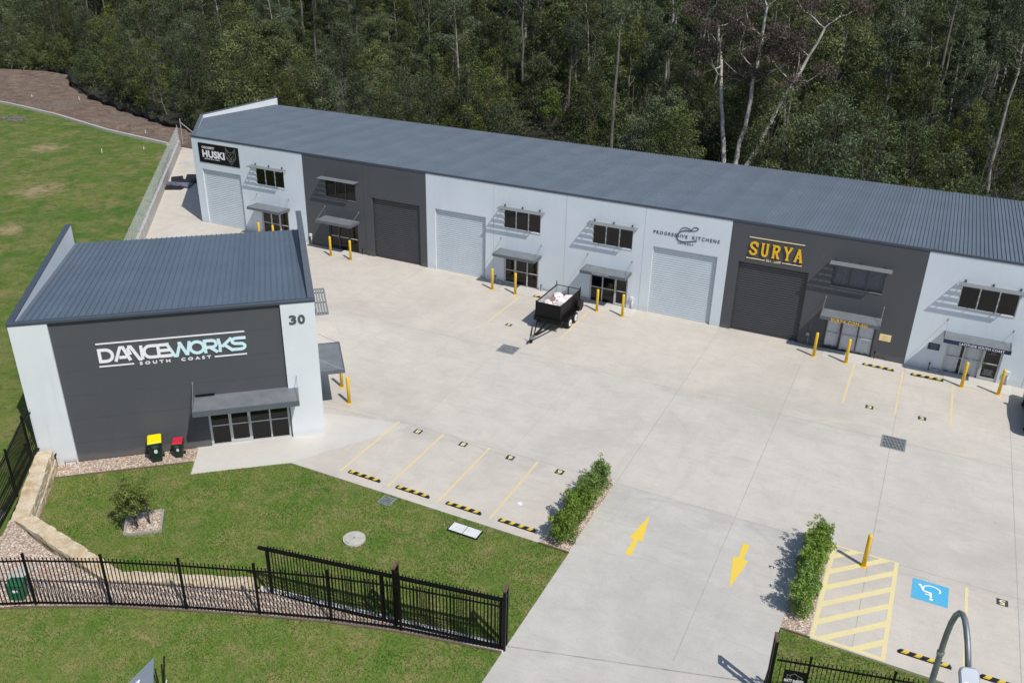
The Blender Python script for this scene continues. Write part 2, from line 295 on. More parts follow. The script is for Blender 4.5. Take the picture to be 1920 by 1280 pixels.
M['leaf_lime'] = leafmat('lime leaves', [(0.05, 0.085, 0.014), (0.10, 0.16, 0.028), (0.15, 0.22, 0.045)], 0.25, 0.1)
M['leaf_hedge'] = leafmat('hedge leaves', [(0.07, 0.14, 0.018), (0.15, 0.25, 0.034), (0.27, 0.38, 0.08)], 0.3, 0.15)
M['leaf_young'] = leafmat('young tree leaves', [(0.10, 0.145, 0.032), (0.19, 0.25, 0.06), (0.30, 0.36, 0.11)], 0.35, 0.1)
M['blade'] = leafmat('grass blades', [(0.080, 0.160, 0.023), (0.16, 0.225, 0.046), (0.30, 0.28, 0.115)], 0.28, 0.0)

# ------------------------------------------------------------------ mesh builder
class MB:
    def __init__(s): s.v = []; s.f = []; s.m = []
    def add(s, vs, fs, mi=0):
        o = len(s.v); s.v += [tuple(p) for p in vs]; s.f += [tuple(i + o for i in f) for f in fs]; s.m += [mi] * len(fs); return s
    def box(s, x0, x1, y0, y1, z0, z1, mi=0):
        return s.add([(x0, y0, z0), (x1, y0, z0), (x1, y1, z0), (x0, y1, z0), (x0, y0, z1), (x1, y0, z1), (x1, y1, z1), (x0, y1, z1)],
              [(0, 3, 2, 1), (4, 5, 6, 7), (0, 1, 5, 4), (1, 2, 6, 5), (2, 3, 7, 6), (3, 0, 4, 7)], mi)
    def prism(s, pts, z0, z1, mi=0, axis='z'):
        n = len(pts)
        g = {'z': lambda p, h: (p[0], p[1], h), 'y': lambda p, h: (p[0], h, p[1]), 'x': lambda p, h: (h, p[0], p[1])}[axis]
        vs = [g(p, z0) for p in pts] + [g(p, z1) for p in pts]
        fs = [tuple(range(n - 1, -1, -1)), tuple(range(n, 2 * n))] + [(i, (i + 1) % n, n + (i + 1) % n, n + i) for i in range(n)]
        return s.add(vs, fs, mi)
    def sheet(s, pts, z=None, mi=0):
        return s.add([(p[0], p[1], z if z is not None else p[2]) for p in pts], [tuple(range(len(pts)))], mi)
    def tube(s, pts, rad, n=8, mi=0, cap=True):
        pts = [Vector(p) for p in pts]; k = len(pts); vs = []
        if isinstance(rad, (int, float)): rad = [rad] * k
        ref = None
        for i, p in enumerate(pts):
            d = (pts[min(i + 1, k - 1)] - pts[max(i - 1, 0)]).normalized()
            if ref is None: ref = Vector((0, 0, 1)) if abs(d.z) < 0.9 else Vector((1, 0, 0))
            a = d.cross(ref).normalized(); b_ = a.cross(d).normalized(); ref = b_
            for j in range(n):
                t = 2 * PI * j / n; vs.append(p + (a * math.cos(t) + b_ * math.sin(t)) * rad[i])
        fs = [(i * n + j, i * n + (j + 1) % n, (i + 1) * n + (j + 1) % n, (i + 1) * n + j) for i in range(k - 1) for j in range(n)]
        if cap: fs += [tuple(range(n - 1, -1, -1)), tuple((k - 1) * n + j for j in range(n))]
        return s.add(vs, fs, mi)
    def bar(s, a, b_, w, h=None, mi=0):        # square bar between two points
        h = h or w; a = Vector(a); b_ = Vector(b_); d = (b_ - a).normalized()
        up = Vector((0, 0, 1)) if abs(d.z) < 0.95 else Vector((0, 1, 0))
        r = d.cross(up).normalized() * w / 2; u = r.cross(d).normalized() * h / 2
        vs = [a - r - u, a + r - u, a + r + u, a - r + u, b_ - r - u, b_ + r - u, b_ + r + u, b_ - r + u]
        return s.add(vs, [(0, 1, 2, 3), (7, 6, 5, 4), (0, 4, 5, 1), (1, 5, 6, 2), (2, 6, 7, 3), (3, 7, 4, 0)], mi)
    def build(s, name, mats, parent=None, bevel=0.0, smooth=False, loc=None, rz=0.0, fix=True):
        me = bpy.data.meshes.new(name); me.from_pydata(s.v, [], s.f)
        if not isinstance(mats, (list, tuple)): mats = [mats]
        for q in mats: me.materials.append(M[q] if isinstance(q, str) else q)
        me.polygons.foreach_set('material_index', s.m)
        if fix:
            bm = bmesh.new(); bm.from_mesh(me); bmesh.ops.recalc_face_normals(bm, faces=bm.faces)
            if bevel: bmesh.ops.bevel(bm, geom=bm.edges[:], offset=bevel, segments=1, affect='EDGES', clamp_overlap=True)
            bm.to_mesh(me); bm.free()
        if smooth:
            for p in me.polygons: p.use_smooth = True
        me.update()
        o = bpy.data.objects.new(name, me); COL.objects.link(o)
        if parent: o.parent = parent
        if loc: o.location = loc
        if rz: o.rotation_euler = (0, 0, rz)
        return o
def tag(o, label=None, cat=None, group=None, kind=None):
    if label: o['label'] = label
    if cat: o['category'] = cat
    if group: o['group'] = group
    if kind: o['kind'] = kind
    return o
def thing(name, label, cat, loc=(0, 0, 0), rz=0.0, group=None):
    o = bpy.data.objects.new(name, None); COL.objects.link(o); o.location = loc; o.rotation_euler = (0, 0, rz)
    o.empty_display_size = 0.3
    return tag(o, label, cat, group)
def dup(root, loc, rz=None, label=None, group=None, scale=None):
    r = root.copy(); COL.objects.link(r); r.location = loc
    if rz is not None: r.rotation_euler = (0, 0, rz)
    if label: r['label'] = label
    if group: r['group'] = group
    if scale: r.scale = scale
    for ch in list(root.children):
        c = ch.copy(); COL.objects.link(c); c.parent = r
        for g in list(ch.children):
            d = g.copy(); COL.objects.link(d); d.parent = c
    return r
def wallgrid(mb, x0, x1, z0, z1, y0, y1, holes, mi=0):
    """vertical slab between y0 (front) and y1 with rectangular holes (hx0,hx1,hz0,hz1)"""
    xs = sorted({x0, x1, *[h[0] for h in holes], *[h[1] for h in holes]}); zs = sorted({z0, z1, *[h[2] for h in holes], *[h[3] for h in holes]})
    xs = [x for x in xs if x0 <= x <= x1]; zs = [z for z in zs if z0 <= z <= z1]
    solid = lambda i, j: 0 <= i < len(xs) - 1 and 0 <= j < len(zs) - 1 and not any(h[0] <= xs[i] and xs[i + 1] <= h[1] and h[2] <= zs[j] and zs[j + 1] <= h[3] for h in holes)
    for i in range(len(xs) - 1):
        for j in range(len(zs) - 1):
            if not solid(i, j): continue
            a, b_, c, d = xs[i], xs[i + 1], zs[j], zs[j + 1]
            mb.add([(a, y0, c), (b_, y0, c), (b_, y0, d), (a, y0, d)], [(0, 1, 2, 3)], mi)
            mb.add([(a, y1, c), (b_, y1, c), (b_, y1, d), (a, y1, d)], [(3, 2, 1, 0)], mi)
            if not solid(i - 1, j): mb.add([(a, y0, c), (a, y1, c), (a, y1, d), (a, y0, d)], [(3, 2, 1, 0)], mi)
            if not solid(i + 1, j): mb.add([(b_, y0, c), (b_, y1, c), (b_, y1, d), (b_, y0, d)], [(0, 1, 2, 3)], mi)
            if not solid(i, j - 1): mb.add([(a, y0, c), (b_, y0, c), (b_, y1, c), (a, y1, c)], [(3, 2, 1, 0)], mi)
            if not solid(i, j + 1): mb.add([(a, y0, d), (b_, y0, d), (b_, y1, d), (a, y1, d)], [(0, 1, 2, 3)], mi)
    return mb

# ---- lettering -------------------------------------------------------------
def stroke(mb, pts, wd, depth, mi=0, y=0.0, closed=False, frame=None):
    """flat thick polyline in a vertical plane (x right, z up) standing 'depth' proud towards -y"""
    P = [Vector((p[0], p[1])) for p in pts]; n = len(P); L = []; Rr = []
    for i in range(n):
        if closed: a, b_ = P[i - 1], P[(i + 1) % n]
        else: a, b_ = P[max(i - 1, 0)], P[min(i + 1, n - 1)]
        d1 = (P[i] - a); d2 = (b_ - P[i])
        if d1.length < 1e-9: d1 = d2
        if d2.length < 1e-9: d2 = d1
        d1.normalize(); d2.normalize(); t = (d1 + d2)
        t = d1 if t.length < 1e-6 else t.normalized()
        nn = Vector((-t.y, t.x)); k = 1 / max(0.45, nn.dot(Vector((-d1.y, d1.x))))
        L.append(P[i] + nn * wd / 2 * k); Rr.append(P[i] - nn * wd / 2 * k)
    m_ = n if closed else n - 1
    vs = [(p.x, y - depth, p.y) for p in L] + [(p.x, y - depth, p.y) for p in Rr] + [(p.x, y, p.y) for p in L] + [(p.x, y, p.y) for p in Rr]
    fs = []
    for i in range(m_):
        j = (i + 1) % n
        fs += [(i, j, n + j, n + i), (2 * n + i, 3 * n + i, 3 * n + j, 2 * n + j), (i, 2 * n + i, 2 * n + j, j), (n + i, n + j, 3 * n + j, 3 * n + i)]
    if not closed: fs += [(0, n, 3 * n, 2 * n), (n - 1, 3 * n - 1, 4 * n - 1, 2 * n - 1)]
    mb.add(vs, fs, mi)
def arc(cx, cy, rx, ry, a0, a1, n=10):
    return [(cx + rx * math.cos(math.radians(a0 + (a1 - a0) * i / n)), cy + ry * math.sin(math.radians(a0 + (a1 - a0) * i / n))) for i in range(n + 1)]
def text_mesh(txt, bold=0.0, spacing=1.0):
    cu = bpy.data.curves.new('t', 'FONT'); cu.body = txt; cu.size = 1; cu.offset = bold; cu.space_character = spacing; cu.resolution_u = 3
    ob = bpy.data.objects.new('t', cu); COL.objects.link(ob)
    dg = bpy.context.evaluated_depsgraph_get(); me = ob.evaluated_get(dg).to_mesh()
    V = [tuple(v.co) for v in me.vertices]; Fc = [tuple(p.vertices) for p in me.polygons]
    ob.evaluated_get(dg).to_mesh_clear(); bpy.data.objects.remove(ob); bpy.data.curves.remove(cu)
    return V, Fc
def text_part(name, txt, x0, x1, z0, z1, y, mat, parent, bold=0.0, spacing=1.0, depth=0.012, rot=None, flat=None):
    """fit the text to a box on the plane y=const (facing -y), or to a flat box on the ground when flat is given"""
    V, Fc = text_mesh(txt, bold, spacing)
    xs = [v[0] for v in V]; ys = [v[1] for v in V]; ax, bx, ay, by = min(xs), max(xs), min(ys), max(ys)
    mb = MB(); out = []
    for v in V:
        u = (v[0] - ax) / (bx - ax); t = (v[1] - ay) / (by - ay)
        if rot == 180: u, t = 1 - u, 1 - t
        if flat is not None: out.append((x0 + u * (x1 - x0), z0 + t * (z1 - z0), flat))
        else: out.append((x0 + u * (x1 - x0), y - depth, z0 + t * (z1 - z0)))
    mb.add(out, Fc)
    if flat is None:                                                # give the letters a real thickness
        cnt = {}
        for f in Fc:
            for i in range(len(f)):
                e = (f[i], f[(i + 1) % len(f)]); cnt[tuple(sorted(e))] = cnt.get(tuple(sorted(e)), []) + [e]
        n = len(out); mb.v += [(p[0], y - 0.001, p[2]) for p in out]
        for k, e in cnt.items():
            if len(e) == 1: a, b_ = e[0]; mb.f.append((b_, a, a + n, b_ + n)); mb.m.append(0)
    return mb.build(name, mat, parent, fix=False)

# ================================================================== GROUND AND SETTING
st = lambda o: tag(o, kind='structure')
HW = 0.85                                          # field level above the yard
def vz(x): return 0.5 * min(1, max(0, (41 - x) / 16)) + 0.35 * min(1, max(0, (25 - x) / 3.5))
mb = MB(); mb.sheet([(-900, -400), (900, -400), (900, 1500), (-900, 1500)], -0.45); st(mb.build('ground', 'litter'))
# yard slabs, split on their saw cuts
JX = [-22, 15.2, 20.4, 25.6, 30.75, 35.9, 41.03, 46.2, 51.4, 56.5, 61.7, 68]
JY = [-23.4, -18.25, -8.85, 0.2]
def slab(name, pts, m, parent=None, z=0.0): return st(MB().prism(pts, z - 0.12, z, 0).build(name, m, parent))
# lower yard between lawn and long building
slab('yard', [(9.4, -18.3), (15.2, -22.0), (30.75, -18.25), (35.9, -18.25), (41.03, -18.25), (41.03, -8.85), (9, -8.85), (3, -8.85), (2.3, -8.85)], 'conc_a')
slab('yard', [(2.3, -8.85), (30.75, -8.85), (41.03, -8.85), (41.03, 0.3), (-7.0, 0.3), (-5.2, 0.3)], 'conc_b')
slab('yard', [(-5.2, 0.3), (3.0, 0.3), (-2.0, 7.0), (-4.6, 17.2), (-19.5, 17.2)], 'conc_b')
slab('yard', [(41.03, -18.25), (56.5, -18.25), (56.5, -8.85), (41.03, -8.85)], 'conc_a')
slab('yard', [(41.03, -8.85), (56.5, -8.85), (56.5, 0.3), (41.03, 0.3)], 'conc_b')
slab('yard', [(56.5, -24.2), (72, -24.2), (72, 0.3), (56.5, 0.3)], 'conc_a')
slab('yard', [(49.05, -23.75), (56.5, -23.75), (56.5, -18.25), (49.05, -18.25)], 'conc_b')
slab('yard', [(27.69, -23.5), (39.8, -23.42), (41.03, -23.42), (41.03, -18.25), (30.75, -18.25)], 'conc_b')
slab('footpath', [(24.48, -26.19), (27.69, -23.5), (30.75, -18.25), (15.2, -22.0), (23.33, -24.55)], 'conc_d')
slab('driveway', [(41.03, -28.8), (49.05, -26.48), (49.05, -18.25), (41.03, -18.25)], 'conc_c')
slab('driveway', [(41.0, -60), (49.1, -60), (49.05, -26.52), (41.03, -28.85)], 'conc_c')
# saw cuts: thin dark grooves lying 3 mm proud
cut = MB()
def groove(a, b_, wd=0.016):
    a = Vector(a); b_ = Vector(b_); d = (b_ - a).normalized(); n = Vector((-d.y, d.x)) * wd / 2
    cut.sheet([a - n, b_ - n, b_ + n, a + n], 0.003)
for x in (30.75, 35.9): groove((x, -18.2), (x, -8.85), 0.008)
for a, b_ in [((41.03, -18.2), (41.03, -0.2)), ((46.2, -26.9), (46.2, -0.2)), ((51.4, -23.7), (51.4, -0.2)), ((56.5, -24), (56.5, -0.2)), ((20.4, -8.85), (20.4, -0.2)),
              ((2.3, -8.85), (72, -8.85)), ((15, -18.25), (72, -18.25)), ((-9.6, 0.3), (-0.1, 0.3))]: groove(a, b_)
groove((41.03, -28.83), (49.05, -26.5), 0.05); groove((41.03, -46), (49.05, -45), 0.03)
st(cut.build('saw_cuts', 'cut', fix=False))
# lawn, verge, field
DYAW = 0.717; D0 = Vector((15.1958, -31.6337, 0)); ds = Vector((math.cos(DYAW), math.sin(DYAW), 0)); dn = Vector((-math.sin(DYAW), math.cos(DYAW), 0))
def Dw(s, d, z=0.0): return D0 + ds * s + dn * d + Vector((0, 0, z))
lawn = [(19.0, -28.9), tuple(Dw(4.95, -.9))[:2], tuple(Dw(10.9, -.9))[:2], (24.5, -26.1), (27.69, -23.53), (41.03, -23.44), (41.03, -28.85), (31.9, -30.3), (27.3, -32.4), (21.9, -32.3)]
st(MB().sheet(lawn, -0.012).build('lawn', 'lawn', fix=False))
FL = [(22.2, -38.0), (24.7, -36.0), (26.2, -34.95), (28.4, -33.72), (30.7, -32.65), (33.0, -31.65), (35.3, -30.72), (37.6, -29.95), (41.02, -29.08)]
FL = [(x, y, vz(x)) for x, y in FL]
mb = MB()
for a, b_ in zip(FL[:-1], FL[1:]):
    for k in range(6):
        t0, t1 = k / 6, (k + 1) / 6; f = lambda p, t: (p[0] * (1 - t) + (p[0] if p is b_ and False else p[0]) * t, p[1] * (1 - t) + -60 * t, p[2])
        mb.add([f(a, t0), f(b_, t0), f(b_, t1), f(a, t1)], [(3, 2, 1, 0)])
st(mb.build('verge', 'lawn', fix=False))
st(MB().sheet([(49.08, -60), (72, -60), (72, -24.1), (56.5, -23.85), (50.0, -23.78), (49.08, -23.6)], -0.014).build('verge', 'lawn', fix=False))
WL = [(22.2, -38.0), (22.25, -33.25), (18.5, -28.72), (9.75, -18.6), (9.2, -17.6), (-0.45, -5.7), (-18.4, 16.3)]
KB = [(-18.4, 14.6), (-28.2, 15.9), (-39.6, 18.6), (-49.1, 20.0), (-62, 20.6), (-120, 22)]
fp = [(22.2, -90)] + WL[:-1] + [(-18.3, 15.0)] + KB[1:] + [(-160, -90)]
fz = lambda x, y: HW
st(MB().sheet(fp, HW).build('field', 'field', fix=False))
dp = [(-2, 17.0), (-18.6, 16.9), (-18.6, 14.9)] + KB[1:] + [(-160, 25), (-160, 31), (-84, 36.5), (-69, 40.6), (-64, 40.6), (-56.7, 34.4), (-46.7, 29.6), (-36.7, 26.0), (-29, 23.8), (-24, 23.2), (-8, 19.5)]
dpz = [-0.1, -0.05, 0.35] + [0.7] * 5 + [0.6, 0.5, 0.4, 0.4] + [0.25] * 4 + [0.1] * 3
mb = MB()
# uneven cleared ground as a heightfield fan of small quads
bm_pts = [Vector((x, y, 0)) for x, y in dp]
def inside(p, poly):
    c = False; j = len(poly) - 1
    for i in range(len(poly)):
        if (poly[i][1] > p[1]) != (poly[j][1] > p[1]) and p[0] < (poly[j][0] - poly[i][0]) * (p[1] - poly[i][1]) / (poly[j][1] - poly[i][1]) + poly[i][0]: c = not c
        j = i
    return c
st(MB().sheet([(p[0], p[1], z) for p, z in zip(dp, dpz)]).build('cleared_ground', 'dirt', fix=False))
st(MB().sheet([(60, 17), (80, 17), (80, 60), (66, 58), (60, 46)], -0.3).build('cleared_ground', 'dirt', fix=False))
# gravel beds
gb = [(21.6, -32.45, .80), (24.3, -32.95, .66), (27.1, -33.05, .44), (29.5, -31.95, .38), (31.95, -30.72, .30), (33.5, -30.45, .16), (37.3, -29.75, .05), (40.95, -29.05, 0.01)]
gb2 = [(41.0, -29.08, 0.0)] + [(x, y, z + 0.012) for x, y, z in FL[-2::-1]] + [(21.9, -36.4, .86), (22.2, -33.3, .86)]
mb = MB(); n = len(gb)
ex = [(22.3, -33.6, .84), (25.6, -35.3, .50), (28.4, -33.7, .41), (30.7, -32.63, .34), (33.0, -31.63, .26), (35.3, -30.7, .19), (37.6, -29.93, .11), (40.98, -29.07, .012)]
for i in range(n - 1): mb.add([gb[i], gb[i + 1], ex[i + 1], ex[i]], [(3, 2, 1, 0)])
mb.add([ex[0], ex[1], (24.7, -36.0, .525), (22.3, -37.5, .86)], [(3, 2, 1, 0)])
mb.add([(20.6, -32.2, .865), (21.55, -32.4, .84), ex[0], (22.25, -33.4, .865)], [(3, 2, 1, 0)])
st(mb.build('gravel_bed', 'gravel', fix=False))
st(MB().sheet([Dw(4.9, 0.1), Dw(5.0, -0.95), Dw(10.75, -1.02), Dw(11.2, 0.1)], -0.002).build('gravel_bed', 'gravel', fix=False))
st(MB().sheet([(39.85, -23.42), (41.0, -23.42), (41.0, -18.5), (40.75, -18.0), (39.95, -18.4)], 0.012).build('gravel_bed', 'gravel', fix=False))
st(MB().sheet([(49.08, -23.7), (50.0, -23.7), (50.0, -18.0), (49.5, -17.8), (49.1, -18.3)], 0.012).build('gravel_bed', 'gravel', fix=False))
# timber edging strips
mb = MB()
for a, b_, hh, lab in ((Dw(4.95, -1.0, 0.0), Dw(10.58, -1.07, 0.0), .10, 'thin brown timber edging along the pebble strip under the studio wall'), ((39.75, -23.46, 0), (41.03, -23.46, 0), .12, 'short brown timber edging at the lawn end of the left hedge bed'), ((49.1, -23.75, 0), (50.05, -23.75, 0), .12, 'short brown timber edging at the grass end of the right hedge bed')):
    tag(MB().bar(a, b_, 0.05, hh).build('timber_edging', 'timber'), lab, 'edging')
mb = MB()
for a, b_ in zip(FL[1:-1], FL[2:]): mb.bar((a[0], a[1] - 0.08, a[2] + 0.0), (b_[0], b_[1] - 0.08, b_[2] + 0.0), 0.05, 0.14)
mb.bar((22.2, -38.08, .86), (24.7, -36.08, .5), 0.05, 0.14)
tag(mb.build('timber_edging', 'timber'), 'dark timber edging board under the black street fence', 'edging')
# painted markings: children of one structure each
road = MB(); 
def line(x, y0, y1, wd=0.115): return MB().sheet([(x - wd / 2, y0), (x + wd / 2, y0), (x + wd / 2, y1), (x - wd / 2, y1)], 0.004)
lines = [(28.4, -6.15, -1.55), (33.17, -6.15, -1.55), (48.84, -6.25, -1.15), (51.34, -6.2, -1.0), (53.85, -6.2, -1.0), (30.02, -23.0, -18.28), (32.47, -23.0, -18.28), (34.92, -23.0, -18.28), (37.36, -23.0, -18.3), (39.82, -23.0, -18.3)]
for i, (x, a, b_) in enumerate(lines): st(line(x, a, b_).build('bay_line', 'line_pale', fix=False))
st(line(54.82, -22.9, -18.45, 0.11).build('bay_line', 'line_cream', fix=False)); st(line(57.3, -22.9, -18.45, 0.11).build('bay_line', 'line_cream', fix=False))
# hatched zone
mb = MB(); hx0, hx1, hy0, hy1 = 50.03, 52.46, -23.7, -18.16; hw = 0.15
mb.sheet([(hx0, hy0), (hx0 + hw, hy0), (hx0 + hw, hy1), (hx0, hy1)], 0.004); mb.sheet([(hx1 - hw, hy0), (hx1, hy0), (hx1, hy1), (hx1 - hw, hy1)], 0.004)
mb.sheet([(hx0 + hw, hy0), (hx1 - hw, hy0), (hx1 - hw, hy0 + hw), (hx0 + hw, hy0 + hw)], 0.004); mb.sheet([(hx0 + hw, hy1 - 0.08), (hx1 - hw, hy1 - 0.08), (hx1 - hw, hy1), (hx0 + hw, hy1)], 0.004)
xa, xb = hx0 + hw, hx1 - hw; slope = 0.92 * (xb - xa)
def clip(poly, yv, keep_above):
    out = []; n = len(poly)
    for i in range(n):
        p, q = poly[i], poly[(i + 1) % n]; ip = (p[1] >= yv) == keep_above; iq = (q[1] >= yv) == keep_above
        if ip: out.append(p)
        if ip != iq: t = (yv - p[1]) / (q[1] - p[1]); out.append((p[0] + t * (q[0] - p[0]), yv))
    return out
k = 0
while True:
    yb = hy0 - 2.22 + k * 0.98
    if yb > hy1: break
    poly = [(xa, yb), (xb, yb + slope), (xb, yb + slope + 0.32), (xa, yb + 0.32)]
    poly = clip(poly, hy0 + hw, True); poly = clip(poly, hy1 - 0.08, False) if len(poly) > 2 else poly
    if len(poly) > 2: mb.sheet(poly, 0.0045)
    k += 1
st(mb.build('hatched_zone', 'line_cream', fix=False))
# blue accessible bay panel and symbol
st(MB().sheet([(53.0, -19.98), (54.23, -19.98), (54.23, -18.8), (53.0, -18.8)], 0.005).build('accessible_bay_panel', 'line_blue', fix=False))
sy = MB()
def gstroke(pts, wd, z=0.009):
    t = MB(); stroke(t, pts, wd, 0.0); n = len(pts)
    k = len(t.v) // 4; vs = [(p[0], p[2], z) for p in t.v[:2 * k]]
    sy.add(vs, [(i, i + 1, k + i + 1, k + i) for i in range(k - 1)])
cx, cy = 53.60, -19.40                              # symbol is drawn upside down as seen from the camera
sym = lambda u, v: (cx - u * 1.15, cy - v * 1.15)
gstroke([sym(*p) for p in arc(-0.06, -0.17, 0.25, 0.17, 150, 380, 18)], 0.055)
gstroke([sym(-0.05, 0.24), sym(-0.03, 0.02), sym(0.17, 0.0)], 0.08, 0.0095); gstroke([sym(0.17, 0.01), sym(0.28, -0.27), sym(0.34, -0.25)], 0.075, 0.010); gstroke([sym(-0.03, 0.13), sym(0.13, 0.13)], 0.05, 0.0105)
sy.sheet([sym(*p) for p in arc(-0.06, 0.33, 0.06, 0.055, 0, 330, 11)], 0.011)
st(sy.build('accessible_symbol', 'line_white', fix=False))
# arrows
def arrow(cx, y0, y1, up):
    L = y1 - y0; a = 0.55
    if up: pts = [(cx - .10, y0), (cx + .16, y0), (cx + .09, y0 + L * .37), (cx + .27, y0 + L * .36), (cx, y1), (cx - .27, y0 + L * .36), (cx - .08, y0 + L * .37)]
    else: pts = [(cx - .13, y1), (cx + .13, y1), (cx + .10, y1 - L * .34), (cx + .29, y1 - L * .36), (cx, y0), (cx - .29, y1 - L * .36), (cx - .10, y1 - L * .34)]
    return st(MB().sheet(pts, 0.005).build('direction_arrow', 'line_bold', fix=False))
arrow(43.05, -22.5, -19.75, True); arrow(47.0, -22.55, -19.75, False)
for x, y, tx, rot in [(31.29, -18.65, '8', 180), (33.71, -18.62, '8', 180), (36.12, -18.6, '9', 0), (38.54, -18.6, '9', 0), (50.12, -5.99, '3', 0), (52.58, -5.93, '2', 0), (29.7, -5.82, '5', 0), (55.99, -18.74, '5', 180)]:
    st(MB().sheet([(x - .19, y - .18), (x + .19, y - .18), (x + .19, y + .18), (x - .19, y + .18)], 0.005).build('bay_number_pad', 'pad', fix=False))
    st(text_part('bay_number', tx, x - .10, x + .10, y - .135, y + .135, 0, 'padnum', None, bold=0.03, rot=rot, flat=0.009))

# ================================================================== LONG BUILDING
LB = thing('warehouse_building', 'long row of light grey and charcoal industrial units under one ribbed blue grey roof', 'warehouse')
J = [0, 5.17, 10.35, 15.49, 20.54, 25.63, 30.69, 35.79, 40.94, 46.09, 51.28, 57.1, 62.2, 67.3]
rollers = [(0.74, 4.475, 0), (16.16, 20.01, 1), (21.22, 25.05, 0), (36.41, 40.32, 0), (41.55, 45.49, 1), (57.9, 61.5, 0)]
wins = [(5.93, 8.55, 0), (12.22, 14.80, 1), (26.35, 28.97, 0), (32.49, 35.10, 0), (46.72, 49.42, 1), (53.14, 55.88, 0), (63.2, 65.9, 0)]
ents = [(6.10, 8.65, 0, 'M'), (12.32, 14.84, 1, 'L'), (26.43, 28.93, 0, 'L'), (32.50, 35.02, 0, 'R'), (46.85, 49.53, 1, 'L'), (53.14, 55.87, 0, 'R'), (63.2, 65.9, 0, 'R')]
RT, WB_, WT, ET = 4.33, 3.83, 5.18, 2.20; HT = 6.66
holes = [(a, b_, -1, RT) for a, b_, _ in rollers] + [(a, b_, WB_, WT) for a, b_, _ in wins] + [(a, b_, -1, ET) for a, b_, _, _ in ents]
dark_rng = lambda x: (10.35 <= x < 20.5) or (40.9 <= x < 51.2)
for a, b_ in zip(J[:-1], J[1:]):
    mb = MB(); wallgrid(mb, a + 0.008, b_ - 0.008, 0, HT, 0, 0.18, [h for h in holes if a < (h[0] + h[1]) / 2 < b_])
    mb.build('wall_panel', 'wall_dark' if dark_rng(a + .1) else 'wall_light', LB, fix=False)
for x in J[1:-1]: MB().box(x - 0.012, x + 0.012, 0.02, 0.14, 0, HT).build('joint_seal', 'joint_l' if dark_rng(x + .1) and dark_rng(x - .2) else 'joint', LB)
# side walls and parapet (inner and outer face), rear wall
def roofz(y): return 6.70 - 0.0397 * y
PL = [(0, 0.18), (-4.9, 6.15), (-4.75, 15.35)]
for (x0, y0), (x1, y1) in zip(PL[:-1], PL[1:]):
    d = Vector((x1 - x0, y1 - y0)).normalized(); n = Vector((d.y, -d.x)) * 0.18
    MB().prism([(x0, y0), (x1, y1), (x1 + n.x, y1 + n.y), (x0 + n.x, y0 + n.y)], 0, 6.70).build('side_wall', 'parapet', LB)
    MB().prism([(x0 - n.x * .3, y0 - n.y * .3), (x1 - n.x * .3, y1 - n.y * .3), (x1 + n.x * 1.03, y1 + n.y * 1.03), (x0 + n.x * 1.03, y0 + n.y * 1.03)], 6.70, 6.75).build('parapet_cap', 'fascia', LB)
MB().box(67.1, 67.3, 0.18, 15.3, 0, 6.7).build('side_wall', 'parapet', LB)
MB().box(-4.6, 67.1, 14.7, 14.9, -0.3, 6.02).build('rear_wall', 'wall_light', LB)
MB().box(-2.2, 67.1, 3.2, 3.3, 0.02, 5.9).build('inner_wall', 'interior', LB)
MB().sheet([(0.1, 0.18), (67.1, 0.18), (67.1, 3.2), (-2.1, 3.2)], 0.012).build('inner_floor', 'intfloor', LB, fix=False)
MB().sheet([(0.1, 0.18), (67.1, 0.18), (67.1, 3.2), (-2.1, 3.2)], 2.75).build('inner_ceiling', 'interior', LB, fix=False)
rf = MB(); x = -4.72; pitch = 0.2
while x < 67.1:
    ys = 0.02 if x >= 0.15 else max(0.02, -(x - 0.2) * 6.1 / 4.9 + 0.05)
    ys2 = 0.02 if x + pitch >= 0.15 else max(0.02, -(x + pitch - 0.2) * 6.1 / 4.9 + 0.05)
    prof = [(0, 0), (0.150, 0), (0.159, 0.046), (0.186, 0.046), (0.2, 0)]
    for (a, za), (b_, zb) in zip(prof[:-1], prof[1:]):
        ya = ys + (ys2 - ys) * a / pitch; yb = ys + (ys2 - ys) * b_ / pitch
        rf.add([(x + a, ya, roofz(ya) + za), (x + b_, yb, roofz(yb) + zb), (x + b_, 15.12, roofz(15.12) + zb), (x + a, 15.12, roofz(15.12) + za)], [(0, 1, 2, 3)], int((x + 4.72 + .01) / .8) * 7 % 3)
    x += pitch
rf.build('roof', ['roof', 'roof1', 'roof2'], LB, fix=False)
MB().box(0.0, 67.3, -0.03, 0.06, HT - 0.03, 6.76).build('eave_capping', 'trim', LB, bevel=0.008)
MB().box(-4.6, 67.2, 15.0, 15.2, 5.86, 6.03).build('gutter', 'trim', LB)
def roller(a, b_, dk, parent):
    mb = MB(); n = 30; h = RT / n; vs = []
    for i in range(n + 1):
        z = i * h; vs += [(z, 0.178), (z + h * 0.30, 0.15), (z + h * 0.80, 0.15), (z + h * 0.86, 0.178)]
    vs = [v for v in vs if v[0] <= RT]; P = [(a + .05, y, z) for z, y in vs] + [(b_ - .05, y, z) for z, y in vs]; k = len(vs)
    mb.add(P, [(i, k + i, k + i + 1, i + 1) for i in range(k - 1)])
    o = mb.build('roller_door', 'roller_dark' if dk else 'roller_light', parent, fix=False)
    MB().box(a, a + .06, .10, .20, 0, RT).box(b_ - .06, b_, .10, .20, 0, RT).box(a, b_, 0.12, 0.20, 0, 0.07).build('door_guide', 'frame_dark' if dk else 'frame_light', o)
for r in rollers: roller(*r, LB)
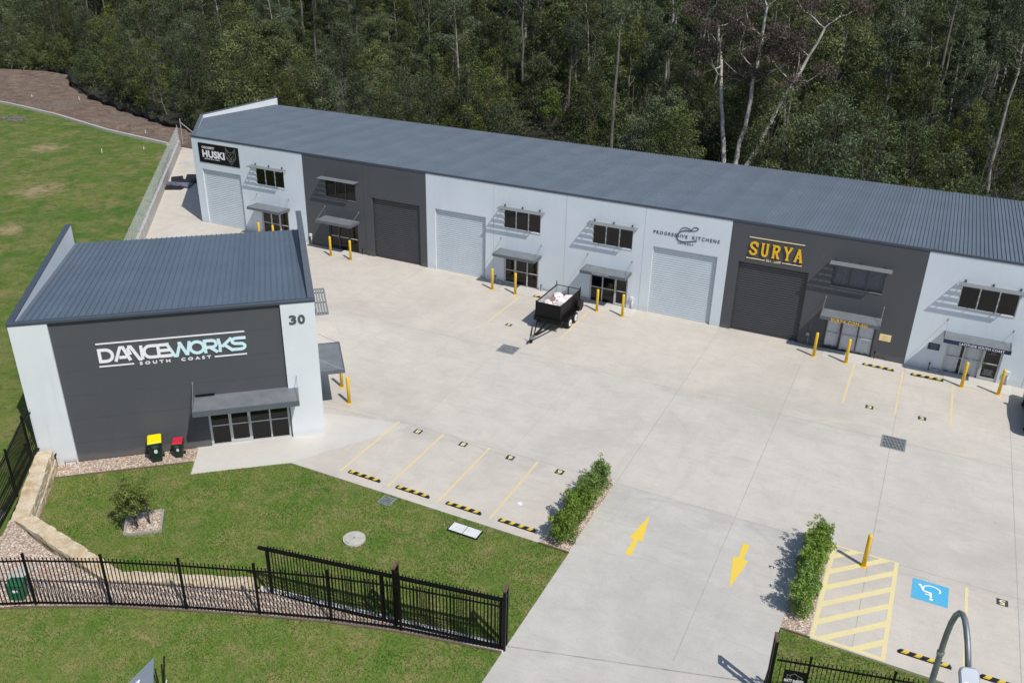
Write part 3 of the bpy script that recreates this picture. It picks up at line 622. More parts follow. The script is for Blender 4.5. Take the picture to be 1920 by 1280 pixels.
def window(a, b_, z0, z1, dk, parent, y=0.0, curtain=False, n=3):
    fm = 'frame_dark' if dk else 'frame_light'; mb = MB(); y0 = y + 0.05; fw = 0.045
    mb.box(a, b_, y0, y0 + .07, z0, z0 + fw).box(a, b_, y0, y0 + .07, z1 - fw, z1).box(a, a + fw, y0, y0 + .07, z0 + fw, z1 - fw).box(b_ - fw, b_, y0, y0 + .07, z0 + fw, z1 - fw)
    wd = (b_ - a) / n
    for i in range(1, n): mb.box(a + i * wd - .03, a + i * wd + .03, y0 - .004, y0 + .066, z0 + fw, z1 - fw)
    o = mb.build('window', fm, parent)
    for i in range(n): MB().sheet([(0, 0), (1, 0), (1, 1), (0, 1)], 0).build('pane', 'glass_mid' if curtain else 'glass_tint', o, fix=False).data.vertices.foreach_set('co', [c for p in [(a + i * wd + .02, y0 + .04, z0 + .02), (a + (i + 1) * wd - .02, y0 + .04, z0 + .02), (a + (i + 1) * wd - .02, y0 + .04, z1 - .02), (a + i * wd + .02, y0 + .04, z1 - .02)] for c in p])
    MB().box(a - .01, b_ + .01, y - 0.03, y + 0.05, z0 - 0.035, z0 - 0.002).build('sill', 'frame_light' if not dk else 'shade', o)
    return o
def cloth(x0, x1, y, z0, z1, mat, parent, amp=0.05, seed=0, top=None):
    rr = random.Random(seed); n = int((x1 - x0) / 0.035); ph = [rr.random() * 6 for _ in range(4)]; vs = []
    for j, z in enumerate((z0, (z0 + z1) / 2, z1)):
        for i in range(n + 1):
            t = i / n; xx = x0 + (x1 - x0) * t; k = 1.0 - 0.45 * j / 2
            vs.append((xx, y + amp * k * (math.sin(t * n * 0.55 + ph[0]) + 0.5 * math.sin(t * n * 0.27 + ph[1])), z))
    fs = [(j * (n + 1) + i, j * (n + 1) + i + 1, (j + 1) * (n + 1) + i + 1, (j + 1) * (n + 1) + i) for j in range(2) for i in range(n)]
    return MB().add(vs, fs).build('curtain', mat, parent, smooth=True, fix=False)
def sunshade(a, b_, z, parent, y=0.0):
    mb = MB(); x0, x1 = a - .16, b_ + .28
    for i in range(5):
        yy = y - 0.08 - i * 0.125
        mb.add([(x0, yy, z - .012), (x1, yy, z - .012), (x1, yy - .078, z - .018), (x0, yy - .078, z - .018), (x0, yy, z), (x1, yy, z), (x1, yy - .078, z - .006), (x0, yy - .078, z - .006)],
               [(0, 3, 2, 1), (4, 5, 6, 7), (0, 1, 5, 4), (1, 2, 6, 5), (2, 3, 7, 6), (3, 0, 4, 7)])
    mb.box(x0 - .02, x0, y - .66, y - .04, z - .06, z + .01).box(x1, x1 + .02, y - .66, y - .04, z - .06, z + .01).box(x0, x1, y - .665, y - .645, z - .03, z)
    o = mb.build('sunshade', 'shade', parent)
    for xx in (a + .12, (a + b_) / 2 + .05, b_ - .06):
        MB().box(xx - .02, xx + .02, y - .62, y, z - .10, z - .055).box(xx - .035, xx + .035, y - 0.09, y, z - .02, z + .13).build('bracket', 'trim', o)
    return o
for i, (a, b_, dk) in enumerate(wins):
    window(a, b_, WB_, WT, dk, LB, curtain=(i == 4)); sunshade(a, b_, 5.30, LB)
cloth(46.75, 49.4, 0.26, WB_ - .05, WT + .05, 'curtain_dim', LB, 0.05, 3)
def canopy(a, b_, parent, y=0.0, depth=1.2, z0=2.24, z1=2.43, face='fascia', top='awning'):
    t = 0.03
    o = MB().box(a, b_, y - depth, y - depth + t, z0, z1).box(a, a + t, y - depth + t, y, z0, z1).box(b_ - t, b_, y - depth + t, y, z0, z1).build('canopy', face, parent)
    MB().add([(a + t, y - depth + t, z1 - .05), (b_ - t, y - depth + t, z1 - .05), (b_ - t, y, z1 - .012), (a + t, y, z1 - .012)], [(0, 1, 2, 3)]).build('canopy_sheet', top, o, fix=False)
    MB().sheet([(a + t, y - depth + t), (b_ - t, y - depth + t), (b_ - t, y), (a + t, y)], z0 + .01).build('canopy_soffit', 'fascia', o, fix=False)
    for xx in (a + .03, b_ - .03):
        MB().tube([(xx, y - depth + .12, z1 + .0), (xx, y - .01, z1 + .64)], 0.013, 6).box(xx - .03, xx + .03, y - .02, y, z1 + .60, z1 + .72).box(xx - .02, xx + .02, y - depth + .05, y - depth + .17, z1 - .02, z1 + .03).build('tie_rod', 'steel', o)
    return o
for i, (a, b_, dk, _) in enumerate(ents):
    canopy(a - .26, b_ + .19, LB, face='navy' if i == 5 else 'fascia', z0=2.22 if i == 5 else 2.24, z1=2.43)
def entrance(a, b_, dk, side, parent, clear=False, y=0.0, h=ET, slot=3):
    fm = 'frame_dark' if dk else 'frame_light'; wd = (b_ - a) / slot; y0 = y + 0.06
    mb = MB(); f = 0.05
    mb.box(a, b_, y0, y0 + .08, h - f, h).box(a, b_, y0, y0 + .08, 0.0, f * .8)
    for i in range(slot + 1):
        xx = a + i * wd; wI = .035 if 0 < i < slot else .05
        c = min(max(xx, a + wI), b_ - wI); mb.box(c - wI, c + wI, y0 - .003, y0 + .083, f * .8, h - f)
    o = mb.build('entrance_frame', fm, parent)
    rails = MB().box(a + .05, b_ - .05, y0 + .01, y0 + .07, .95, 1.0).build('mid_rail', 'frame_light', o)
    di = {'L': 0, 'M': 1, 'R': slot - 1}[side]
    for i in range(slot):
        xa, xb = a + i * wd + .03, a + (i + 1) * wd - .03; q = MB()
        q.add([(xa, y0 + .045, .03), (xb, y0 + .045, .03), (xb, y0 + .045, h - .04), (xa, y0 + .045, h - .04)], [(0, 1, 2, 3)])
        q.build('pane', 'glass_clear' if clear else 'glass_mid', o, fix=False)
        if i == di:
            MB().box(xa, xa + .06, y0 - .01, y0 + .03, .05, h - .06).box(xb - .06, xb, y0 - .01, y0 + .03, .05, h - .06).box(xa + .06, xb - .06, y0 - .01, y0 + .03, .05, .17).box(xa + .06, xb - .06, y0 - .01, y0 + .03, h - .14, h - .06).build('door_leaf', fm, o)
            hx = xb - .03 if side != 'R' else xa + .03
            MB().tube([(hx, y0 - .02, .85), (hx, y0 - .08, .88), (hx, y0 - .08, 1.22), (hx, y0 - .02, 1.25)], 0.014, 6).build('door_handle', 'steel', o)
    return o
for i, (a, b_, dk, sd_) in enumerate(ents): entrance(a, b_, dk, sd_, LB, clear=(i in (4, 5)))
cloth(46.95, 49.5, 0.21, 0.05, 2.15, 'curtain', LB, 0.055, 5); cloth(53.2, 53.88, 0.21, 0.05, 2.15, 'curtain', LB, 0.05, 6); cloth(54.08, 54.95, 0.21, 0.05, 2.15, 'curtain', LB, 0.05, 8)
st(MB().build('x', 'joint')) if False else None
for (a, b_, _, _) in ents:
    st(MB().prism([(a + .2, -1.25), (b_ + .75, -1.25), (b_ + .75, -0.001), (a + .2, -0.001)], -0.02, 0.018).build('doorstep', 'conc_d'))
# meter boxes, conduits, tap stubs along the wall foot
def meter(x, z=0.62, mat='wall_white'):
    o = MB().box(x - .10, x + .10, -0.12, 0, z, z + .22).build('meter_box', mat, LB, bevel=0.01); MB().tube([(x + .05, -.05, z), (x + .05, -.05, 0)], .04, 8).build('conduit', mat, o, smooth=True)
for x, mm in ((35.35, 'wall_white'), (10.62, 'wall_white'), (46.02, 'shade'), (56.3, 'wall_white')): meter(x, 0.60, mm)
def stub(x):
    MB().tube([(x, -.12, 0), (x, -.12, .42)], .022, 6).tube([(x, -.12, .40), (x, 0, .40)], .018, 6).box(x - .05, x + .05, -.15, -.09, .40, .45).build('tap_riser', 'black', LB)
    MB().tube([(x + .15, -.10, .16), (x + .55, -.10, .16)], .014, 6).tube([(x + .15, -.10, .16), (x + .15, 0, .16)], .014, 6).tube([(x + .55, -.10, .16), (x + .55, -.10, 0.0)], .014, 6).build('pipe_rail', 'black', LB)
for x in (29.2, 31.9, 9.0, 49.72, 52.55, 25.85, 15.2): stub(x)

# ================================================================== DANCE BUILDING
SO = 4.34
DB = thing('studio_building', 'small charcoal and white building with dark blue skillion roof and parapets, number 30', 'building', Dw(SO, 0), DYAW)
L0, L1 = 0.0, 12.09; PA, PB = 5.78 - SO, 14.97 - SO; DD = 13.0
rz2 = lambda d: 6.74 - 0.0775 * d
MB().box(L0, PA, 0, 0.2, 0, 6.72).build('front_pillar', 'wall_white', DB); MB().box(PB, L1, 0, 0.2, 0, 6.72).build('front_pillar', 'wall_white', DB)
dz = [0, 0.92, 2.08, 3.24, 4.40, 5.57, 6.72]; dd = (11.38 - SO, 14.92 - SO); DH = 2.12
for z0, z1 in zip(dz[:-1], dz[1:]):
    spans = [(PA, dd[0]), (dd[1], PB)] if z1 <= DH else [(PA, PB)]
    for xa_, xb_ in spans: mb = MB(); wallgrid(mb, xa_, xb_, z0 + .006, z1 - .006, 0.12, 0.28, [(dd[0], dd[1], -1, DH)] if z0 < DH < z1 else []); mb.build('cladding_panel', 'wall_dark', DB, fix=False)
mb = MB()
for z in dz[1:-1]: mb.box(PA, PB if z > DH else dd[0], 0.135, 0.2, z - .008, z + .008)
mb.build('panel_joint', 'joint_l', DB)
MB().box(L0, 0.2, 0.2, DD, -0.3, 6.76).build('side_wall', 'parapet', DB)
mb = MB(); W2 = [(1.9, 4.5, -1, 2.2), (2.0, 4.7, 3.83, 5.18)]
mb2 = MB(); wallgrid(mb2, 0.2, DD, 0, 6.76, L1 - .2, L1, W2)
mb.add([(y, x, z) for x, y, z in mb2.v], mb2.f); mb.build('side_wall', 'wall_white', DB)
MB().box(0.2, L1 - .2, DD - .2, DD, -.3, 5.66).build('rear_wall', 'wall_white', DB)
MB().box(0.3, L1 - .3, 3.4, 3.5, 0.02, 5.8).build('inner_wall', 'interior', DB); MB().sheet([(0.2, .28), (L1 - .2, .28), (L1 - .2, 3.4), (0.2, 3.4)], .012).build('inner_floor', 'intfloor', DB, fix=False)
MB().sheet([(0.2, .28), (L1 - .2, .28), (L1 - .2, 3.4), (0.2, 3.4)], 2.9).build('inner_ceiling', 'interior', DB, fix=False)
rf = MB(); x = 0.2
while x < L1 - .25:
    for (a, za), (b_, zb) in zip([(0, 0), (0.20, 0), (0.212, 0.045), (0.244, 0.045)], [(0.20, 0), (0.212, 0.045), (0.244, 0.045), (0.26, 0)]):
        x0_, x1_ = min(x + a, L1 - .2), min(x + b_, L1 - .2)
        rf.add([(x0_, 0.02, rz2(0) + za - .03), (x1_, 0.02, rz2(0) + zb - .03), (x1_, DD + .1, rz2(DD) + zb - .03), (x0_, DD + .1, rz2(DD) + za - .03)], [(0, 1, 2, 3)], int((x - .2 + .01) / .78) * 5 % 3)
    x += 0.26
rf.build('roof', ['roof_dance', 'roofd1', 'roofd2'], DB, fix=False)
mb = MB()
for k in range(44): mb.box(0.41 + k * .26, 0.435 + k * .26, DD + .08, DD + .16, rz2(DD) - .05, rz2(DD) - .005)
mb.build('rib_closer', 'parapet', DB)
MB().box(-.06, .205, 0.2, DD + .05, 6.76, 6.82).build('parapet_cap', 'trim', DB, bevel=0.01); MB().box(L1 - .26, L1 + .04, 0.2, DD + .05, 6.76, 6.82).build('parapet_cap', 'fascia', DB, bevel=0.01)
MB().box(-.03, L1 + .03, -.025, .22, 6.70, 6.84).build('front_capping', 'trim', DB, bevel=0.012)
MB().box(L1 - .232, L1 - .205, .2, DD, 5.7, 6.75).build('parapet_flashing', 'navy', DB)
dent = entrance(dd[0], dd[1], 0, 'M', DB, False, 0.12, DH, 4)
canopy(10.92 - SO, 15.40 - SO, DB, 0.12, 1.42, 2.36, 2.62)
wd_ = bpy.data.objects.new('side_entrance', None); COL.objects.link(wd_); wd_.parent = DB; wd_.location = (L1, 0, 0); wd_.rotation_euler = (0, 0, PI / 2)
def sidepart(o):
    o.location = (L1, 0, 0); o.rotation_euler = (0, 0, PI / 2)
bpy.data.objects.remove(wd_)
for o in (entrance(1.9, 4.5, 0, 'L', DB), canopy(1.62, 4.72, DB), window(2.0, 4.7, WB_, WT, 0, DB), sunshade(2.0, 4.65, 5.30, DB)): sidepart(o)
MB().tube([(0.62, -.08, 0), (0.62, -.08, .55)], .022, 6).tube([(.62, -.08, .5), (.62, .0, .5)], .018, 6).tube([(.58, -.16, .55), (.66, -.02, .62)], .03, 6).build('tap_riser', 'black', DB)
MB().tube([(.95, -.12, 0), (.95, -.12, .28), (1.40, -.12, .28), (1.40, -.12, 0)], .018, 6).build('pipe_rail', 'steel', DB)
mb = MB().box(11.0 - SO, 11.8 - SO, 0.0, 0.11, 2.66, 2.70).build('cable_tray', 'black', DB)

# ================================================================== SIGNS
ng = 0
DSG = thing('studio_sign', 'white and pale blue DANCEWORKS SOUTH COAST lettering on the charcoal wall', 'sign', Dw(10.4, 0.118, 4.4), DYAW)
def DG(mbx, name, mat): return mbx.build(name, mat, DSG)
sx0 = 7.39 - 10.4; SW_ = 6.01; zb, zt = 4.67 - 4.4, 5.32 - 4.4; TH = 0.125
def glyph(strokes, u0, u1, mat, k):
    mb = MB(); X = lambda u: sx0 + SW_ * (u0 + (u1 - u0) * u); h = zt - zb
    for q, s in enumerate(strokes):
        closed = False
        if s and s[0] == 'C': closed = True; s = s[1:]
        stroke(mb, [(X(p[0]), zb + TH / 2 + (h - TH) * p[1]) for p in s], TH, 0.03 + 0.004 * q + 0.001 * k, closed=closed)
    mb.build('letter', mat, DSG)
def ar(cx, cy, rx, ry, a0, a1, n=12): return arc(cx, cy, rx, ry, a0, a1, n)
glyph([[(.14, -.1), (.14, 1.1)], [(.05, 0)] + [(.45, 0)] + ar(.48, .5, .40, .5, -90, 90) + [(.45, 1), (.05, 1)]], 0, .112, 'white', 0)
glyph([[(.08, -.1), (.44, 1.08), (.62, 1.08), (.95, -.1)], [(.32, .22), (.75, .22)]], .104, .215, 'white', 1)
glyph([[(.12, 1.08), (.30, 1.08), (.72, -.08), (.88, -.08)], [(.90, -.1), (.90, 1.1)], [(.12, 1.0), (.22, .4)]], .190, .302, 'white', 2)
glyph([[(1, 1), (.5, 1)] + ar(.5, .5, .40, .5, 90, 270) + [(.5, 0), (1, 0)]], .297, .395, 'white', 3)
glyph([[(.10, -.1), (.10, 1.1)], [(.2, 1), (.86, 1)], [(.2, .5), (.92, .5)], [(.2, 0), (1, 0)]], .392, .490, 'white', 4)
glyph([[(.0, 1.1), (.30, -.08), (.40, -.08), (.60, 1.0)], [(.50, .98), (.60, 1.0), (.85, -.08)], [(.86, -.1), (1.02, 1.1)]], .460, .612, 'paleblue', 5)
glyph([['C'] + ar(.5, .5, .42, .5, 0, 345, 23)], .607, .715, 'paleblue', 6)
glyph([[(.12, -.1), (.12, 1.1)], [(.1, 1), (.58, 1)] + ar(.60, .70, .28, .30, 90, -90, 8) + [(.2, .40)], [(.48, .36), (.92, -.08)]], .704, .806, 'paleblue', 7)
glyph([[(.10, 1.1), (.18, .5), (.14, -.1)], [(.96, 1.08), (.30, .36)], [(.46, .52), (1.0, -.08)]], .800, .905, 'paleblue', 8)
glyph([[(1.0, 1), (.36, 1)] + ar(.36, .76, .26, .24, 90, 270, 8) + [(.60, .5)] + ar(.62, .25, .28, .25, 90, -90, 8) + [(.02, 0)]], .893, 1.0, 'paleblue', 9)
for a, b_, z in ((7.41, 13.38, 5.55), (7.39, 8.76, 4.50), (12.03, 13.38, 4.47)): MB().box(a - 10.4, b_ - 10.4, -.03, 0, z - 4.4 - .025, z - 4.4 + .03).build('sign_bar', 'white', DSG)
text_part('lettering', 'SOUTH  COAST', 8.98 - 10.4, 11.88 - 10.4, .015, .155, 0, 'white', DSG, 0.03, 1.7, 0.03)
NS = thing('house_number', 'dark grey number 30 high on the right white pillar', 'sign', Dw(15.65, -0.001, 5.7), DYAW)
for i, ch in enumerate('30'): text_part('digit', ch, -.35 + i * .37, -.04 + i * .37, 0.02, .46, 0, 'grey_letter', NS, 0.035, 1, 0.03)
HS = thing('wall_sign', 'black CROSSFIT HUSKI sign board with grey wolf head line drawing', 'sign', (2.6, -0.002, 4.86))
MB().box(-1.95, 1.93, -.03, 0, 0, 1.46).build('board', 'black', HS)
text_part('lettering', 'CROSSFIT', -1.60, -.36, 1.06, 1.24, -.03, 'white', HS, 0.015, 1.0, 0.006)
text_part('lettering', 'HUSKI', -1.60, .57, .40, .96, -.03, 'white', HS, 0.045, 1.05, 0.006)
text_part('lettering', 'JERVIS BAY, NSW', -1.45, .05, .24, .35, -.03, 'white', HS, 0.01, 1.05, 0.006)
wf = MB(); WX = lambda p: (.70 + p[0] * .95, .16 + p[1] * 1.18)
for q, s in enumerate([[(.02, .62), (.04, 1.0), (.26, .78), (.40, .74), (.60, .74), (.74, .78), (.96, 1.0), (.98, .62)], [(.02, .66), (.0, .48), (.10, .30), (.22, .22), (.36, .12), (.5, -.02), (.64, .12), (.78, .22), (.90, .30), (1.0, .48), (.98, .66)],
    [(.12, .88), (.20, .64)], [(.88, .88), (.80, .64)], [(.20, .56), (.34, .52), (.42, .42)], [(.80, .56), (.66, .52), (.58, .42)], [(.42, .36), (.5, .40), (.58, .36), (.5, .28), (.42, .36)],
    [(.5, .28), (.5, .20)], [(.30, .30), (.38, .19), (.5, .16), (.62, .19), (.70, .30)], [(.16, .46), (.18, .32), (.28, .36)], [(.84, .46), (.82, .32), (.72, .36)], [(.42, .66), (.5, .60), (.58, .66)]]):
    stroke(wf, [WX(p) for p in s], .028, .006 + .0006 * q, y=-.03)
wf.build('emblem', 'shade', HS)
PK = thing('wall_sign', 'dark blue PROGRESSIVE KITCHENS JOINERY lettering with a looping ampersand swirl', 'sign', (38.35, -0.002, 4.7))
text_part('lettering', 'PROGRESSIVE', 36.36 - 38.35, 38.42 - 38.35, .44, .64, 0, 'inkblue', PK, 0.006, 1.35, 0.02)
text_part('lettering', 'KITCHENS', 38.72 - 38.35, 40.33 - 38.35, .45, .66, 0, 'inkblue', PK, 0.006, 1.35, 0.02)
text_part('lettering', 'JOINERY', 37.88 - 38.35, 38.84 - 38.35, .02, .15, 0, 'inkblue', PK, 0.004, 1.5, 0.02)
sw = MB(); sp_ = [(-.42, .86), (-.25, 1.04), (.05, 1.07), (.22, .98), (.34, .94), (.52, .98), (.66, 1.08), (.58, 1.18), (.38, 1.14), (.28, 1.0), (.22, .92), (-.10, .90), (-.42, .76), (-.58, .50), (-.48, .28), (-.20, .20), (.20, .26), (.55, .36), (.66, .34)]
pp = []
for i in range(len(sp_) - 1):
    p0, p1, p2, p3 = [Vector(sp_[min(max(i + k, 0), len(sp_) - 1)]) for k in (-1, 0, 1, 2)]
    for t in (0, .25, .5, .75): pp.append(0.5 * ((2 * p1) + (p2 - p0) * t + (2 * p0 - 5 * p1 + 4 * p2 - p3) * t * t + (3 * p1 - p0 - 3 * p2 + p3) * t ** 3))
stroke(sw, [(p[0], p[1]) for p in pp[:40]], .045, .022); stroke(sw, [(p[0], p[1]) for p in pp[39:]], .060, .026); sw.build('swirl', 'inkblue', PK)
SU = thing('wall_sign', 'amber SURYA EST. 2009 letters between thin cream bars', 'sign', (43.5, -0.002, 4.6))
T = .118
def sur(strokes, u0, u1):
    for (mat, dep, off, wk) in (('amberside', .05, 0.0, 1.0), ('amber', .075, 0, 1.0)):
        mb = MB()
        for q, s in enumerate(strokes):
            w_ = T * wk
            if s[0] == 'T': s = s[1:]; w_ = .075 * wk
            stroke(mb, [(u0 + (u1 - u0) * p[0] - 43.5, 4.86 - 4.6 + .75 * p[1]) for p in s], w_, dep + .003 * q)
        mb.build('letter' if mat == 'amber' else 'letter_return', mat, SU)
sur([[(.95, .72), (.80, .92), (.5, .97), (.2, .88), (.12, .72), (.25, .56), (.55, .47), (.82, .34), (.86, .17), (.66, .05), (.35, .04), (.12, .16), (.06, .30)], ['T', (.96, .66), (.96, .98)]], 42.08, 42.52)
sur([[(.2, .98), (.2, .25), (.32, .08), (.52, .03), (.72, .08), (.82, .25), (.82, .98)], ['T', (.0, .98), (.4, .98)], ['T', (.64, .98), (1.0, .98)]], 42.72, 43.14)
sur([[(.22, .02), (.22, .98)], [(.2, .94), (.58, .94), (.80, .86), (.86, .72), (.78, .58), (.55, .50), (.25, .50)], [(.52, .48), (.80, .05)], ['T', (.02, .02), (.42, .02)], ['T', (.68, .02), (1.02, .02)], ['T', (.0, .98), (.3, .98)]], 43.33, 43.77)
sur([[(.12, .96), (.5, .46)], [(.88, .96), (.5, .46)], [(.5, .5), (.5, .02)], ['T', (-.05, .98), (.32, .98)], ['T', (.68, .98), (1.05, .98)], ['T', (.28, .02), (.72, .02)]], 43.98, 44.42)
sur([[(.14, .03), (.5, .98)], [(.5, .98), (.86, .03)], ['T', (.25, .30), (.75, .30)], ['T', (-.04, .02), (.32, .02)], ['T', (.66, .02), (1.06, .02)]], 44.58, 45.02)
for a, b_, z in ((41.98, 45.04, 5.86), (41.95, 43.0, 4.62), (43.95, 45.05, 4.64)): MB().box(a - 43.5, b_ - 43.5, -.03, 0, z - 4.6 - .03, z - 4.6 + .02).build('sign_bar', 'cream', SU)
text_part('lettering', 'EST. 2009', 43.08 - 43.5, 43.88 - 43.5, -.05, .09, 0, 'cream', SU, 0.02, 1.0, 0.02)
o = thing('canopy_lettering', 'gold SURYA.COM.AU lettering along the canopy of the curtained charcoal unit', 'sign', (48.1, -1.202, 2.24))
text_part('lettering', 'SURYA.COM.AU', -.92, .98, -.02, .16, 0, 'amber', o, 0.02, 1.25, 0.02)
o = thing('canopy_lettering', 'white LATITUDE SOUTH COAST lettering on the navy canopy edge', 'sign', (54.5, -1.202, 2.22))
text_part('lettering', 'LATITUDE SOUTH COAST', -.85, 1.25, .04, .165, 0, 'white', o, 0.012, 1.1, 0.008)
o = thing('canopy_lettering', 'tiny white PROGRESSIVE KITCHENS lettering on the grey canopy behind the trailer', 'sign', (33.6, -1.202, 2.3))
text_part('lettering', 'PROGRESSIVE KITCHENS', -.55, .55, .03, .10, 0, 'white', o, 0.0, 1.1, 0.006)
o = thing('plaque', 'pale yellow plaque on charcoal wall right of the curtained entrance', 'plaque', (50.07, -0.002, 1.15))
MB().box(-.30, .30, -.02, 0, 0, .40).build('board', 'cream', o); MB().box(-.12, .12, -.024, -.02, .26, .30).box(-.20, .20, -.024, -.02, .18, .20).box(-.16, .16, -.024, -.02, .12, .14).box(-.18, .18, -.024, -.02, .06, .08).build('small_print', 'yellow', o)
o = thing('plaque', 'small navy plaque on light wall left of the latitude entrance', 'plaque', (52.55, -0.002, 1.2))
MB().box(-.29, .29, -.02, 0, 0, .38).build('board', 'navy', o); MB().box(-.20, .20, -.024, -.02, .26, .29).box(-.14, .14, -.024, -.02, .18, .20).box(-.17, .17, -.024, -.02, .10, .12).build('small_print', 'shade', o)
o = thing('door_decal', 'faint grey crest and print lines on the dark glass door under the navy canopy', 'decal', (55.4, 0.085, .2))
mb = MB()
for k in range(5): mb.box(-.24 + .03 * (k % 2), .24 - .04 * (k % 3), -.002, 0, .12 + k * .07, .145 + k * .07)
mb.box(-.12, .12, -.002, 0, 1.42, 1.45).box(-.2, .2, -.002, 0, 1.34, 1.36); stroke(mb, arc(0, 1.56, .07, .07, 0, 330, 11), .012, .002, closed=False); mb.build('small_print', 'shade', o)
MB().box(54.98, 55.82, .13, .14, .03, 2.15).build('dark_backing', 'black', LB)

# ================================================================== YARD FURNITURE
def bollard_proto():
    t = thing('bollard', '', 'bollard'); mb = MB()
    mb.tube([(0, 0, 0), (0, 0, 1.40), (0, 0, 1.44), (0, 0, 1.462)], [.082, .082, .072, .035], 16).build('post', 'yellow', t, smooth=True)
    mb = MB().tube([(0, 0, 0), (0, 0, .02)], .14, 16).build('base_plate', 'yellow', t); return t
bp = bollard_proto(); unit = ['sign-board unit with the wolf sign', 'dark unit beside it', 'white unit with the empty doorway', 'unit right of the trailer', 'curtained charcoal unit', 'latitude unit']
bx = [(6.95, 'left bollard of the pair at the wolf sign unit entrance'), (8.62 - .9 + .55, 'right bollard of the pair at the wolf sign unit entrance'), (13.36, 'left bollard of the pair at the first charcoal unit entrance'), (15.07, 'right bollard of the pair at the first charcoal unit entrance'),
      (26.28, 'left bollard of the pair at the white entrance left of the trailer'), (27.95, 'right bollard of the pair at the white entrance left of the trailer'), (33.59, 'bollard just right of the trailer wheels, left of its pair'), (35.26, 'bollard right of its pair beside the white meter box near the trailer'),
      (46.65, 'left bollard of the pair before the white curtained charcoal entrance'), (48.38, 'right bollard of the pair before the white curtained charcoal entrance'), (54.24, 'left bollard of the pair at the navy canopy entrance'), (55.99, 'right bollard of the pair at the navy canopy entrance, nearest the black car')]
first = True
def bol(x, y, lab, z=0.0):
    global first
    lab = 'yellow steel ' + lab
    if first: first = False; bp.location = (x, y, z); bp['label'] = lab; bp['group'] = 'yellow bollards'
    else: dup(bp, (x, y, z), 0, lab, 'yellow bollards')
for x, lab in bx: bol(x, -1.37, lab)
bol(51.26, -18.96, 'bollard standing alone in the hatched zone')
p = Dw(17.78, 2.66); bol(p.x, p.y, 'bollard nearer the camera beside the side canopy of the studio building')
p = Dw(17.58, 4.42); bol(p.x, p.y, 'bollard partly hidden behind the other at the side canopy of the studio building')
def stop_proto():
    t = thing('wheel_stop', '', 'wheel stop'); L = .825
    sec = lambda e: [(-.075, 0), (.075, 0), (.055 - e, .10), (-.055 + e, .10)]
    mb = MB(); xs = [(-L, .02, .35), (-L + .07, 0, 1), (L - .07, 0, 1), (L, .02, .35)]; vs = []
    for x, e, k in xs: vs += [(x, y, z * k) for y, z in sec(e)]
    fs = [(i * 4 + j, i * 4 + (j + 1) % 4, (i + 1) * 4 + (j + 1) % 4, (i + 1) * 4 + j) for i in range(3) for j in range(4)] + [(3, 2, 1, 0), (12, 13, 14, 15)]
    mb.add(vs, fs); mb.build('rubber_block', 'rubber', t)
    for c in (-.60, -.20, .20, .60):
        s = .05; MB().add([(c - .09 - s, -.0665, .052), (c + .09 - s, -.0665, .052), (c + .09, -.056, .1025), (c - .09, -.056, .1025), (c + .09 + s, .056, .1025), (c - .09 + s, .056, .1025)], [(0, 1, 2, 3), (3, 2, 4, 5)]).build('yellow_patch', 'yellow2', t, fix=False)
    return t
sp0 = stop_proto(); stops = [(31.20, -22.9, 'leftmost of the four beside the lawn'), (33.65, -22.9, 'second from left of the four beside the lawn'), (36.10, -22.9, 'third from left of the four beside the lawn'), (38.54, -22.9, 'rightmost of the four beside the lawn, next to the hedge'),
     (29.95, -1.15, 'half hidden by the trailer near the glass entrance'), (50.05, -1.15, 'against the charcoal wall in bay 3'), (52.54, -1.15, 'under the navy plaque in bay 2'), (53.62, -23.0, 'behind the blue accessible bay, crossed by the lamp pole'), (56.1, -22.95, 'at the bottom right corner by the lamp head')]
for i, (x, y, lab) in enumerate(stops):
    lab = 'black and yellow wheel stop ' + lab
    if i == 0: sp0.location = (x, y, 0); sp0['label'] = lab; sp0['group'] = 'wheel stops'
    else: dup(sp0, (x, y, 0), 0, lab, 'wheel stops')
def grate(x0, x1, y0, y1, lab, z=0.0, nb=16):
    t = thing('drain_grate', lab, 'drain grate', ((x0 + x1) / 2, (y0 + y1) / 2, z), group='steel drain grates'); hx, hy = (x1 - x0) / 2, (y1 - y0) / 2
    MB().box(-hx, hx, -hy, -hy + .05, 0, .02).box(-hx, hx, hy - .05, hy, 0, .02).box(-hx, -hx + .05, -hy + .05, hy - .05, 0, .02).box(hx - .05, hx, -hy + .05, hy - .05, 0, .02).build('frame', 'grate', t)
    MB().sheet([(-hx + .04, -hy + .04), (hx - .04, -hy + .04), (hx - .04, hy - .04), (-hx + .04, hy - .04)], 0.004).build('pit', 'black', t, fix=False)
    mb = MB()
    for k in range(nb): xx = -hx + .05 + (2 * hx - .1) * (k + .5) / nb; mb.box(xx - .015, xx + .015, -hy + .05, hy - .05, .006, .018)
    for k in range(1, 4): mb.box(-hx + .05, hx - .05, -hy + 2 * hy * k / 4 - .01, -hy + 2 * hy * k / 4 + .01, .004, .016)
    mb.build('bars', 'grate', t)
grate(30.6, 31.68, -9.3, -8.32, 'square steel drain grate in the yard before the trailer'); grate(50.98, 52.06, -9.66, -8.48, 'square steel drain grate in the yard below bays 3 and 2')
grate(32.72, 33.32, -24.18, -23.62, 'small dark drain grate at the edge of the lawn', 0.0, 8)
mh = thing('manhole', 'round concrete manhole standing in the lawn', 'manhole', (33.31, -26.6, -0.01))
MB().tube([(0, 0, 0), (0, 0, .09)], .44, 28).build('ring', 'conc_lid', mh); MB().tube([(0, 0, .09), (0, 0, .115)], .36, 28).build('lid', 'conc_lid', mh); MB().tube([(0, 0, .115), (0, 0, .125)], .03, 8).build('lift_hole', 'black', mh)
pl = thing('service_cover', 'pair of white rectangular service cover plates in the lawn', 'cover plate', (36.86, -24.13, -0.01))
